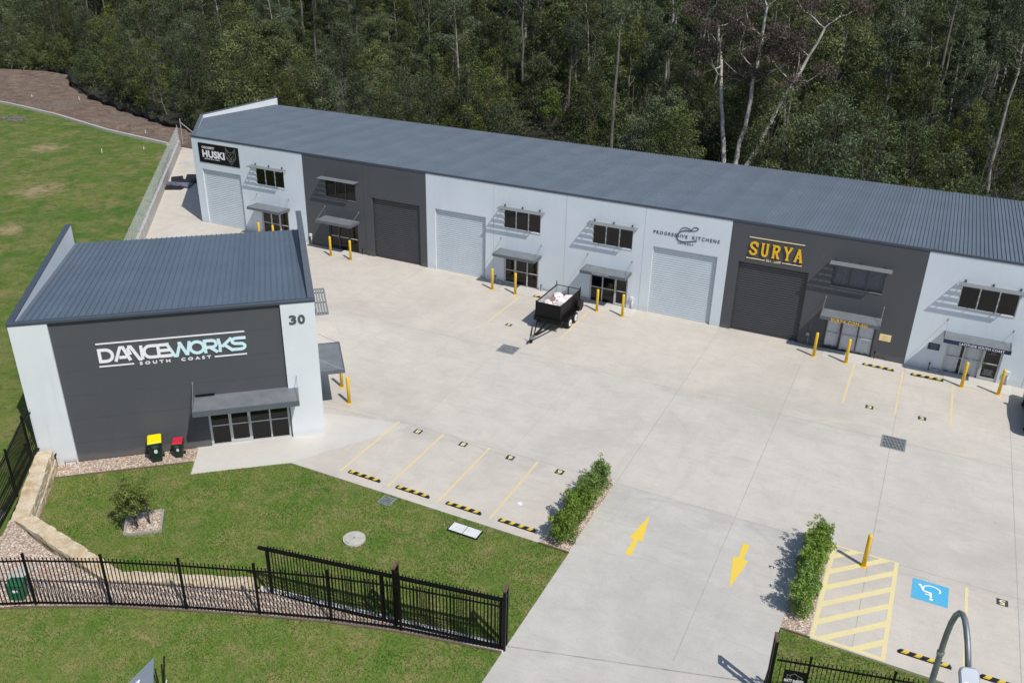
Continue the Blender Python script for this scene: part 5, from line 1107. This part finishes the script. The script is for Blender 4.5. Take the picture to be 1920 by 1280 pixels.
for k in range(70):
    r_, a = abs(rr.gauss(0, .5)), rr.uniform(0, 6.28); s = rr.uniform(.08, .28); o2 = MB().box(1.5 * r_ * math.cos(a) * 1.6 - s, 1.5 * r_ * math.cos(a) * 1.6 + s, 1.2 * r_ * math.sin(a) - s * .8, 1.2 * r_ * math.sin(a) + s * .8, 0, max(.06, .32 - .25 * r_) * rr.uniform(.5, 1)).build('stone', 'rubble', o)
o = thing('waste_bin', 'black waste container at the far left edge on the kerb', 'bin', (-49.6, 18.2, HW)); MB().box(-.5, .5, -.4, .4, 0, .9).build('body', 'black', o, bevel=.05); MB().box(-.54, .54, -.44, .44, .9, 1.0).build('lid', 'rubber', o, bevel=.03)
o = thing('manhole', 'flat round manhole cover in the side lane left of the units', 'manhole', (-14.4, 12.6, .0)); MB().tube([(0, 0, 0), (0, 0, .012)], .55, 24).build('cover', 'conc_plain', o)

# ================================================================== VEGETATION
def leaves(name, mat, cen, nrm, ln_, wd, tint, parent=None, droop=0.0, loc=None, seed=1):
    g = np.random.default_rng(seed); N = len(cen)
    ax = g.normal(size=(N, 3)); ax -= nrm * np.sum(ax * nrm, 1)[:, None]
    if droop: ax = ax * (1 - droop) + np.array([0, 0, -1.0]) * droop * 1.5
    ax /= np.linalg.norm(ax, axis=1)[:, None] + 1e-9
    sd_ = np.cross(nrm, ax); sd_ /= np.linalg.norm(sd_, axis=1)[:, None] + 1e-9
    L = (ln_ * g.uniform(.6, 1.3, N))[:, None]; W = (wd * g.uniform(.7, 1.3, N))[:, None]
    a = cen - ax * L / 2; c = cen + ax * L / 2; m_ = cen - ax * L * .05
    V = np.stack([a, m_ + sd_ * W / 2, c, m_ - sd_ * W / 2], 1).reshape(-1, 3)
    me = bpy.data.meshes.new(name); me.vertices.add(4 * N); me.vertices.foreach_set('co', V.astype(np.float32).ravel())
    me.loops.add(4 * N); me.loops.foreach_set('vertex_index', np.arange(4 * N, dtype=np.int32)); me.polygons.add(N)
    me.polygons.foreach_set('loop_start', np.arange(0, 4 * N, 4, dtype=np.int32)); me.polygons.foreach_set('loop_total', np.full(N, 4, dtype=np.int32))
    at = me.attributes.new('tint', 'FLOAT', 'FACE'); at.data.foreach_set('value', np.clip(tint, 0, 1).astype(np.float32))
    me.materials.append(M[mat]); me.update(); me.validate()
    o = bpy.data.objects.new(name, me); COL.objects.link(o)
    if parent: o.parent = parent
    if loc: o.location = loc
    return o
def clump_points(g, clumps, per, shell=.5, up=0.35):
    C_, Nn, Tn = [], [], []
    for (c, r, tn) in clumps:
        n = max(6, int(per * r[0] * r[1])); d = g.normal(size=(n, 3)); d[:, 2] += up; d /= np.linalg.norm(d, axis=1)[:, None]
        rad = (1 - shell * g.random(n) ** 1.6)[:, None]; k = g.random(n) < .18; rad[k] *= 1.18
        C_.append(np.array(c) + d * rad * np.array(r)); nn = d + g.normal(size=(n, 3)) * .75; Nn.append(nn / np.linalg.norm(nn, axis=1)[:, None]); Tn.append(np.clip(tn + g.normal(size=n) * .22, 0, 1))
    return np.concatenate(C_), np.concatenate(Nn), np.concatenate(Tn)
def limb(mb, g, a, b_, r0, r1, wob=.12, n=6, sides=6):
    a = np.array(a, float); b_ = np.array(b_, float); L = np.linalg.norm(b_ - a); pts = []
    off = g.normal(size=3) * L * wob; 
    for i in range(n + 1):
        t = i / n; p = a + (b_ - a) * t + off * math.sin(PI * t) * (1 if n > 1 else 0) + g.normal(size=3) * L * (.012 if L < 8 else .0045) * (0 < i < n); pts.append(p)
    mb.tube([tuple(p) for p in pts], [r0 + (r1 - r0) * i / n for i in range(n + 1)], sides, cap=False); return pts
def gum(seed, h, cr=.45, spread=2.6, per=330, bark='bark_grey', leaf='leaf_gum', lean=.6, name='gum_tree', r0=.20, leafs=(.30, .085), nl=6, stems=1, csize=1.0):
    g = np.random.default_rng(seed); t = thing(name, '', 'tree'); mb = MB(); cl = []
    for s in range(stems):
        a0 = g.uniform(0, 6.28); ln2 = lean if stems == 1 else lean * 1.6
        top = np.array([math.cos(a0) * ln2, math.sin(a0) * ln2, h * g.uniform(.88, .96)]); b0 = np.array([math.cos(a0), math.sin(a0), 0]) * (.0 if stems == 1 else .35)
        tp_ = limb(mb, g, b0 + [0, 0, -.5], top, r0, r0 * .28, .014, 9, 7)
        for i in range(nl):
            f = 1 - cr + cr * (i + .3) / nl; k = f * 9; i0 = min(8, int(k)); st_ = tp_[i0] + (tp_[i0 + 1] - tp_[i0]) * (k - i0)
            a = a0 + i * 2.4 + g.uniform(-.4, .4); rr_ = spread * (1.05 - .55 * (i / nl)) * g.uniform(.6, 1.1)
            e = st_ + np.array([math.cos(a) * rr_, math.sin(a) * rr_, rr_ * g.uniform(.45, 1.0)]); lp2 = limb(mb, g, st_, e, r0 * .30, r0 * .08, .045, 5, 5)
            cl.append((e, np.array([1.0, 1.0, .62]) * g.uniform(.75, 1.25) * csize, g.uniform(.25, .75)))
            for q in range(2):
                e2 = lp2[3] + g.normal(size=3) * .9 * csize + [0, 0, .5]; limb(mb, g, lp2[3], e2, r0 * .14, r0 * .05, .08, 3, 4); cl.append((e2, np.array([.85, .85, .5]) * g.uniform(.7, 1.2) * csize, g.uniform(.2, .8)))
        for q in range(3): cl.append((top + g.normal(size=3) * [.8, .8, .4] * csize, np.array([.95, .95, .65]) * g.uniform(.8, 1.2) * csize, g.uniform(.3, .8)))
    mb.build('trunk', bark, t, smooth=True, fix=False)
    c, n_, tt = clump_points(g, cl, per / csize); leaves('crown', leaf, c, n_, leafs[0], leafs[1], tt, t, .35, seed=seed); return t
def bushy(seed, h, r, per=300, leaf='leaf_bush', bark='bark_dark', name='bushy_tree', leafs=(.24, .085), nc=26, low=.12, twigs=True, rb=.09):
    g = np.random.default_rng(seed); t = thing(name, '', 'tree'); mb = MB(); cl = []
    tr_ = limb(mb, g, (0, 0, -.4), (g.uniform(-.3, .3), g.uniform(-.3, .3), h * .85), rb, rb * .3, .04, 6, 6)
    for i in range(nc):
        f = low + (1 - low) * ((i + g.random()) / nc); pr = r * math.sqrt(max(.05, 1 - ((f - .45) / .62) ** 2)); a = i * 2.39996 + g.uniform(-.5, .5); rr_ = pr * g.uniform(.35, .95) * (1 - .5 * max(0, f - .8) / .2)
        c = np.array([math.cos(a) * rr_, math.sin(a) * rr_, f * h]); s = r * g.uniform(.27, .46) * (1.1 - .4 * f)
        cl.append((c, np.array([s, s, s * g.uniform(.65, .95)]), g.uniform(.15, .85)))
        if twigs: k = min(5, int(f * 5)); limb(mb, g, tr_[k], c, rb * .35, rb * .12, .08, 4, 4)
    mb.build('trunk', bark, t, smooth=True, fix=False)
    c, n_, tt = clump_points(g, cl, per); leaves('crown', leaf, c, n_, leafs[0], leafs[1], tt, t, .15, seed=seed + 50); return t
def bare(seed, h, name='bare_tree'):
    g = np.random.default_rng(seed); t = thing(name, '', 'tree'); mb = MB(); mt = MB()
    tp_ = limb(mb, g, (0, 0, -.3), (g.uniform(-.8, .8), g.uniform(-.8, .8), h), .07, .02, .05, 8, 5)
    for i in range(26):
        k = 2 + int(g.integers(0, 6)); a = g.uniform(0, 6.28); L = g.uniform(.7, 2.0) * (1.2 - k / 10); e = tp_[k] + np.array([math.cos(a) * L * .8, math.sin(a) * L * .8, L * g.uniform(.3, 1.1)]); q = limb(mt, g, tp_[k], e, .03, .008, .12, 4, 4)
        for j in range(3): limb(mt, g, q[2 + j % 3], q[2 + j % 3] + g.normal(size=3) * .45 + [0, 0, .25], .012, .004, .1, 2, 3)
    mb.build('trunk', 'bark_grey', t, smooth=True, fix=False); mt.build('twigs', 'bark_grey', t, smooth=True, fix=False); return t

CAMP = Vector((50.5051, -48.5815, 21.855))
def px(x, y, z):
    v = Vector((x, y, z)) - CAMP; d = v.dot(F_)
    if d < 1: return None
    return 960 + 1641.67 * v.dot(R_) / d, 640 - 1641.67 * v.dot(U_) / d, d
def edge_y(x):
    pts = [(-200, 30), (-160, 30.5), (-84, 36), (-76, 38), (-69.4, 40.8), (-64, 40.8), (-57, 36), (-46.7, 30.5), (-36.7, 26.8), (-29, 24.8), (-24, 23.8), (-14, 21), (-8, 19), (66, 19.2), (120, 19)]
    for (a, ya), (b_, yb) in zip(pts[:-1], pts[1:]):
        if a <= x <= b_: return ya + (yb - ya) * (x - a) / (b_ - a)
    return 20
gp = [gum(101, 15, .45, 2.7), gum(102, 18, .40, 3.0, bark='bark_pale'), gum(103, 13, .55, 2.4), gum(104, 20, .38, 3.2), gum(105, 16, .5, 2.6, bark='bark_pale', lean=1.4)]
bp_ = [bushy(201, 8, 2.6), bushy(202, 6.5, 2.3, leaf='leaf_gum'), bushy(203, 10, 2.8, nc=32, leaf='leaf_gum'), bushy(204, 5.5, 2.5), bushy(205, 9, 2.2, nc=28)]
ub = [bushy(301, 3.2, 1.9, nc=14, name='forest_shrub', low=.05), bushy(302, 2.6, 1.6, nc=12, name='forest_shrub', leaf='leaf_gum', low=.05), bushy(303, 4.2, 1.7, nc=16, name='forest_shrub', low=.05)]
br = [bare(401, 6.5), bare(402, 8)]
for o in ub:
    o['category'] = 'shrub'
rr = random.Random(42); placed = []
def try_place(x, y, dmin):
    for (a, b_, r_) in placed:
        if (a - x) ** 2 + (b_ - y) ** 2 < max(dmin, r_) ** 2: return False
    return True
LABG = 'tall thin-trunked gum tree among many alike in the dark forest'; LABB = 'dense bushy olive green tree in the forest behind the units'; LABS = 'low shrub in the forest undergrowth'; LABR = 'leafless grey twiggy young tree among the forest bushes'
first_used = {}
def put(protos, i, x, y, z, sc, lab, grp):
    pr = protos[i % len(protos)]; rz = rr.uniform(0, 6.28)
    if pr.name not in first_used:
        first_used[pr.name] = 1; pr.location = (x, y, z); pr.rotation_euler = (0, 0, rz); pr.scale = (sc, sc, sc); pr['label'] = lab; pr['group'] = grp; return pr
    return dup(pr, (x, y, z), rz, lab, grp, (sc * rr.uniform(.92, 1.08), sc * rr.uniform(.92, 1.08), sc))
special = []
# singled-out trees
def special_tree(o, x, y, lab, z=-.3, sc=1, rz=0, r_=3.5):
    o.location = (x, y, z); o.scale = (sc, sc, sc); o.rotation_euler = (0, 0, rz); o['label'] = lab; placed.append((x, y, r_))
for t_ in range(1, 9): placed.append((9.2 + t_ * 1.25, 46.5 - t_ * 2.9, 3.2 - .12 * t_))
special_tree(bushy(611, 4.4, 1.7, leaf='leaf_lime', name='lime_bush', nc=22, per=340, low=.3), 9.2, 46.5, 'lighter yellow green bush standing out in the dark forest above the roof', z=-.2)
for t_ in range(1, 5): placed.append((33.5 + t_ * .55, 36.0 - t_ * 3.0, 3.7))
special_tree(bushy(612, 7.5, 2.6, leaf='leaf_red', name='rusty_tree', nc=24), -47.0, 48.0, 'rusty brown bushy tree in the left forest')
big = thing('big_gum_tree', '', 'tree'); g = np.random.default_rng(77); mb = MB(); cl = []
for (bx_, by_, tx, ty, h, fk) in ((-1.5, .2, -3.4, 1.4, 13.5, 1), (.1, 0, 1.0, .6, 15.5, 1), (1.0, -.3, 6.2, .6, 14.0, 1)):
    tp_ = limb(mb, g, (bx_ * .5, by_, -.6), (tx, ty, h), .25, .11, .006, 12, 9)
    for k, (ff_, L) in enumerate(((7, 3.2), (8, 3.6), (10, 3.4), (12, 3.2), (12, 3.0), (9, 3.0))):
        a = k * 2.2 + g.uniform(-.5, .5); e = tp_[ff_] + np.array([math.cos(a) * L, math.sin(a) * L, L * g.uniform(.35, .9)]); q = limb(mb, g, tp_[ff_], e, .06, .022, .08, 6, 6)
        for j in range(3): e2 = q[3 + j] + g.normal(size=3) * 1.1 + [0, 0, .5]; limb(mb, g, q[3 + j], e2, .035, .012, .1, 3, 4); cl.append((e2, np.array([1.0, 1.0, .65]) * g.uniform(.7, 1.2), g.uniform(.2, .8)))
        cl.append((e, np.array([1.1, 1.1, .7]) * g.uniform(.8, 1.2), g.uniform(.2, .8)))
mb.build('trunk', 'bark_white', big, smooth=True, fix=False); c, n_, tt = clump_points(g, cl, 330); leaves('crown', 'leaf_red', c, n_, .28, .08, tt, big, .3, seed=9)
special_tree(big, 33.2, 36.0, 'large three-stemmed pale gum with brownish crown, right of centre behind the roof', sc=1.0, r_=4.6)
special_tree(gum(621, 24, .30, 3.2, bark='bark_pale', r0=.36, nl=7, lean=.3), -14.0, 88, 'very tall straight grey trunk rising in the top centre of the forest', r_=4)
special_tree(gum(622, 18, .34, 3.0, bark='bark_pale', r0=.20, nl=7, stems=2), -80, 72, 'pair of white gum stems at the top left of the forest', r_=4)
special_tree(gum(623, 13, .42, 3.0, bark='bark_pale', r0=.16, nl=7, lean=.8), 6.0, 58, 'pale branching gum above the lime bush', r_=3)
special_tree(gum(624, 11, .5, 2.6, bark='bark_pale', leaf='leaf_gum', r0=.10, nl=6, stems=3), -19.5, 31.5, 'slender pale multi-stemmed gum just right of the left parapet of the long roof', r_=3)
special_tree(gum(625, 12, .55, 2.6, bark='bark_pale', leaf='leaf_bush', r0=.10, nl=7, lean=2.2), 48.5, 41, 'slender pale leaning trunk at the far right of the forest', r_=3)
cnt = dict(g=0, b=0, s=0, r=0)
def keep(x, y, h, mu=60):
    a = px(x, y, h); b_ = px(x, y, -.3)
    if not a: return False
    return -mu < a[0] < 1920 + mu and b_[1] > -40 and a[1] < 1000
tries = 0
while cnt['b'] < 290 and tries < 60000:
    tries += 1; x = rr.uniform(-150, 95); y = rr.uniform(18, 105); e = edge_y(x)
    if y < e + 1.4: continue
    dep = y - e
    if dep > 34 and rr.random() < .72: continue
    if not keep(x, y, 8) or not try_place(x, y, 3.25): continue
    placed.append((x, y, 0)); i = rr.randrange(5); put(bp_, i, x, y, -.35, rr.uniform(.75, 1.18), LABB, 'bushy trees of the forest'); cnt['b'] += 1
tries = 0
while cnt['g'] < 275 and tries < 60000:
    tries += 1; x = rr.uniform(-185, 110); y = rr.uniform(22, 128); e = edge_y(x)
    if y < e + 7 + rr.uniform(0, 14): continue
    if not keep(x, y, 16) or not try_place(x, y, 3.0): continue
    placed.append((x, y, 0)); i = rr.randrange(5); put(gp, i, x, y, -.35, rr.uniform(.78, 1.15), LABG, 'tall gum trees of the forest'); cnt['g'] += 1
tries = 0
while cnt['s'] < 200 and tries < 60000:
    tries += 1; x = rr.uniform(-110, 70); y = rr.uniform(18, 70); e = edge_y(x)
    if y < e + .3 or (x > -10 and y < 26): continue
    if not keep(x, y, 4) or not try_place(x, y, 1.7): continue
    placed.append((x, y, 0)); put(ub, rr.randrange(3), x, y, -.35, rr.uniform(.7, 1.3), LABS, 'forest shrubs'); cnt['s'] += 1
tries = 0
while cnt['r'] < 46 and tries < 60000:
    tries += 1; x = rr.uniform(-75, 62); y = rr.uniform(22, 60); e = edge_y(x)
    if y < e + .8 or not keep(x, y, 6) or not try_place(x, y, 1.4): continue
    placed.append((x, y, 0)); put(br, rr.randrange(2), x, y, -.3, rr.uniform(.75, 1.2), LABR, 'bare young trees'); cnt['r'] += 1
ft = [bushy(501, 13, 3.3, per=210, leaf='leaf_gum', nc=34, name='forest_tree', low=.25, bark='bark_grey', leafs=(.34, .12), rb=.16), bushy(502, 11, 3.0, per=210, nc=30, name='forest_tree', low=.22, leafs=(.34, .12), rb=.14), bushy(503, 15, 3.1, per=210, leaf='leaf_gum', nc=36, name='forest_tree', low=.38, bark='bark_grey', leafs=(.34, .12), rb=.16)]
tries = 0; cnt['f'] = 0
while cnt['f'] < 290 and tries < 90000:
    tries += 1; x = rr.uniform(-185, 115); y = rr.uniform(45, 150); e = edge_y(x)
    if y < e + 22: continue
    if y < 75 and rr.random() < .5: continue
    if not keep(x, y, 13) or not try_place(x, y, 2.4): continue
    placed.append((x, y, 0)); put(ft, rr.randrange(3), x, y, -.35, rr.uniform(.8, 1.2), 'leafy mid-height tree deep in the dark forest', 'leafy trees deep in the forest'); cnt['f'] += 1
print('trees', cnt)
# undergrowth
N = 42000; g = np.random.default_rng(5); xs = g.uniform(-110, 70, N); ys = g.uniform(18, 75, N); ey = np.array([edge_y(v) for v in xs]); k = ys > ey + .2; xs, ys = xs[k], ys[k]
cen = np.stack([xs, ys, g.uniform(-.35, .75, len(xs)) ], 1); nn_ = g.normal(size=(len(xs), 3)); nn_ /= np.linalg.norm(nn_, axis=1)[:, None]
tag(leaves('undergrowth', 'leaf_bush', cen, nn_, .55, .10, g.random(len(xs)), None, 0, seed=3), 'tangled fern and grass undergrowth on the forest floor', 'undergrowth', kind='stuff')
# hedge shrubs
def hedge_bush(seed, r, h):
    g = np.random.default_rng(seed); t = thing('hedge_shrub', '', 'shrub'); mb = MB(); cl = []
    for i in range(5): a = i * 1.3; limb(mb, g, (0, 0, 0), (math.cos(a) * r * .5, math.sin(a) * r * .5, h * .7), .025, .008, .08, 4, 5)
    for i in range(26):
        f = .12 + .88 * (i + g.random()) / 26; pr = r * math.sqrt(max(.06, 1 - ((f - .42) / .66) ** 2)); a = i * 2.4; q = pr * g.uniform(.25, .82); s = r * g.uniform(.26, .42)
        cl.append((np.array([math.cos(a) * q, math.sin(a) * q, f * h * .92]), np.array([s, s, s * .85]), g.uniform(.15, .85)))
    for i in range(10): a = g.uniform(0, 6.28); cl.append((np.array([math.cos(a) * r * .8, math.sin(a) * r * .8, h * g.uniform(.5, 1.05)]), np.array([.11, .11, .16]), .9))
    mb.build('stems', 'bark_dark', t, smooth=True, fix=False)
    c, n_, tt = clump_points(g, cl, 1900, .5); leaves('foliage', 'leaf_hedge', c, n_, .115, .05, tt, t, .1, seed=seed); return t
h1 = hedge_bush(901, .60, 1.35); h2 = hedge_bush(902, .56, 1.5); h3 = hedge_bush(903, .62, 1.6)
hl = [(40.50, -22.90, h1, 1.06, 'round leafy green shrub at the lawn end of the left driveway bed'), (40.52, -21.85, h2, 1.0, 'leafy green shrub second from the lawn end of the left driveway bed'), (40.52, -20.9, h1, 1.0, 'leafy green shrub in the middle of the left driveway bed'), (40.52, -19.95, h3, .88, 'leafy green shrub second from the yard end of the left driveway bed'), (40.52, -19.05, h2, .98, 'leafy green shrub at the yard end of the left driveway bed'),
      (49.52, -22.75, h3, .90, 'leafy green shrub at the grass end of the right driveway bed'), (49.55, -21.85, h2, .92, 'leafy green shrub second from the grass end of the right driveway bed'), (49.52, -20.95, h3, .90, 'leafy green shrub third from the grass end of the right driveway bed'), (49.54, -20.05, h1, 1.0, 'leafy green shrub third from the yard end of the right driveway bed'), (49.54, -19.2, h3, .92, 'leafy green shrub second from the yard end of the right driveway bed'), (49.56, -18.60, h2, .80, 'leafy green shrub at the yard end of the right driveway bed')]
used_h = set()
for i, (x, y, h_, sc, lab) in enumerate(hl):
    if h_.name not in used_h: used_h.add(h_.name); o = h_; o.location = (x, y, 0); o.rotation_euler = (0, 0, i * 1.1); o['label'] = lab; o['group'] = 'driveway hedge shrubs'
    else: o = dup(h_, (x, y, 0), i * 1.1, lab, 'driveway hedge shrubs')
    o.scale = (sc, sc, sc)
# young tree with stakes
g = np.random.default_rng(55); t = thing('young_tree', 'small round leafy tree with thin stems standing in the square pebble bed', 'tree', (25.36, -29.92, 0)); mb = MB(); cl = []
for k in range(5):
    a = k * 1.3; tp_ = limb(mb, g, (.05 * math.cos(a), .05 * math.sin(a), 0), (math.cos(a) * .42, math.sin(a) * .42, 1.7), .022, .008, .07, 6, 5)
for i in range(34):
    a = i * 2.4; f = g.random(); q = .82 * math.sqrt(max(.05, 1 - ((f - .5) / .6) ** 2)) * g.uniform(.3, 1); e = np.array([math.cos(a) * q, math.sin(a) * q, .75 + 1.55 * f]); limb(mb, g, (0, 0, .5 + f * .7), e, .010, .004, .06, 3, 4); cl.append((e, np.array([.22, .22, .17]) * g.uniform(.8, 1.3), g.uniform(.2, .8)))
mb.build('trunk', 'bark_dark', t, smooth=True, fix=False); c, n_, tt = clump_points(g, cl, 2600, .9); leaves('crown', 'leaf_young', c, n_, .10, .04, tt, t, .2, seed=4)
for i, (x, y, lab) in enumerate([(25.62, -29.55, 'timber stake right of the young tree'), (25.0, -30.3, 'timber stake before the young tree')]): tag(MB().bar((x, y, 0), (x + .03, y, 1.05), .05).build('tree_stake', 'bark_dark'), lab, 'stake')
# grass blades on the near lawns
def blades(name, n, poly_fn, hfn, lab, seed, h=.07):
    g = np.random.default_rng(seed); P2 = poly_fn(g, n); N = len(P2); z = np.array([hfn(a, b_) for a, b_ in P2]); cen = np.stack([P2[:, 0], P2[:, 1], z + h * .4], 1)
    nn_ = g.normal(size=(N, 3)) * [1, 1, .3]; nn_ /= np.linalg.norm(nn_, axis=1)[:, None]
    tn = .5 + .35 * np.sin(P2[:, 0] * 1.7 + 1.3 * np.sin(P2[:, 1] * 1.1)) * np.cos(P2[:, 1] * 1.3) + g.normal(size=N) * .22
    tag(leaves(name, 'blade', cen, nn_, h * 1.3, .020, tn, None, .55, seed=seed), lab, 'grass', kind='stuff')
def inpoly(poly, g, n):
    pts = np.stack([g.uniform(min(p[0] for p in poly), max(p[0] for p in poly), n), g.uniform(min(p[1] for p in poly), max(p[1] for p in poly), n)], 1); c = np.zeros(n, bool); j = len(poly) - 1
    for i in range(len(poly)):
        yi, yj, xi, xj = poly[i][1], poly[j][1], poly[i][0], poly[j][0]; cr_ = (yi > pts[:, 1]) != (yj > pts[:, 1]); xin = (xj - xi) * (pts[:, 1] - yi) / (yj - yi + 1e-12) + xi; c ^= cr_ & (pts[:, 0] < xin); j = i
    return pts[c]
lawn_b = [(19.3, -28.95), tuple(Dw(5.0, -1.06))[:2], tuple(Dw(10.55, -1.12))[:2], (24.46, -26.25), (27.69, -23.56)] + lawn[5:]
blades('grass', 90000, lambda g, n: inpoly(lawn_b, g, n), lambda x, y: -.012, 'short patchy green grass of the front lawn', 21)
def _fy(x):
    for a, b_ in zip(FL[:-1], FL[1:]):
        if a[0] <= x <= b_[0]: return a[1] + (b_[1] - a[1]) * (x - a[0]) / (b_[0] - a[0]), a[2] + (b_[2] - a[2]) * (x - a[0]) / (b_[0] - a[0])
    return -38, .85
vp = [(p[0], p[1] - .1) for p in FL] + [(41.0, -36.5), (24, -42)]
blades('grass', 110000, lambda g, n: inpoly(vp, g, n), lambda x, y: _fy(x)[1], 'short patchy green grass of the street verge', 22)
blades('grass', 30000, lambda g, n: inpoly([(49.1, -30), (58, -30), (58, -23.9), (50.0, -23.85), (49.12, -23.75)], g, n), lambda x, y: -.014, 'short dense green grass beside the hatched zone', 23)
print('objects', len(bpy.data.objects))
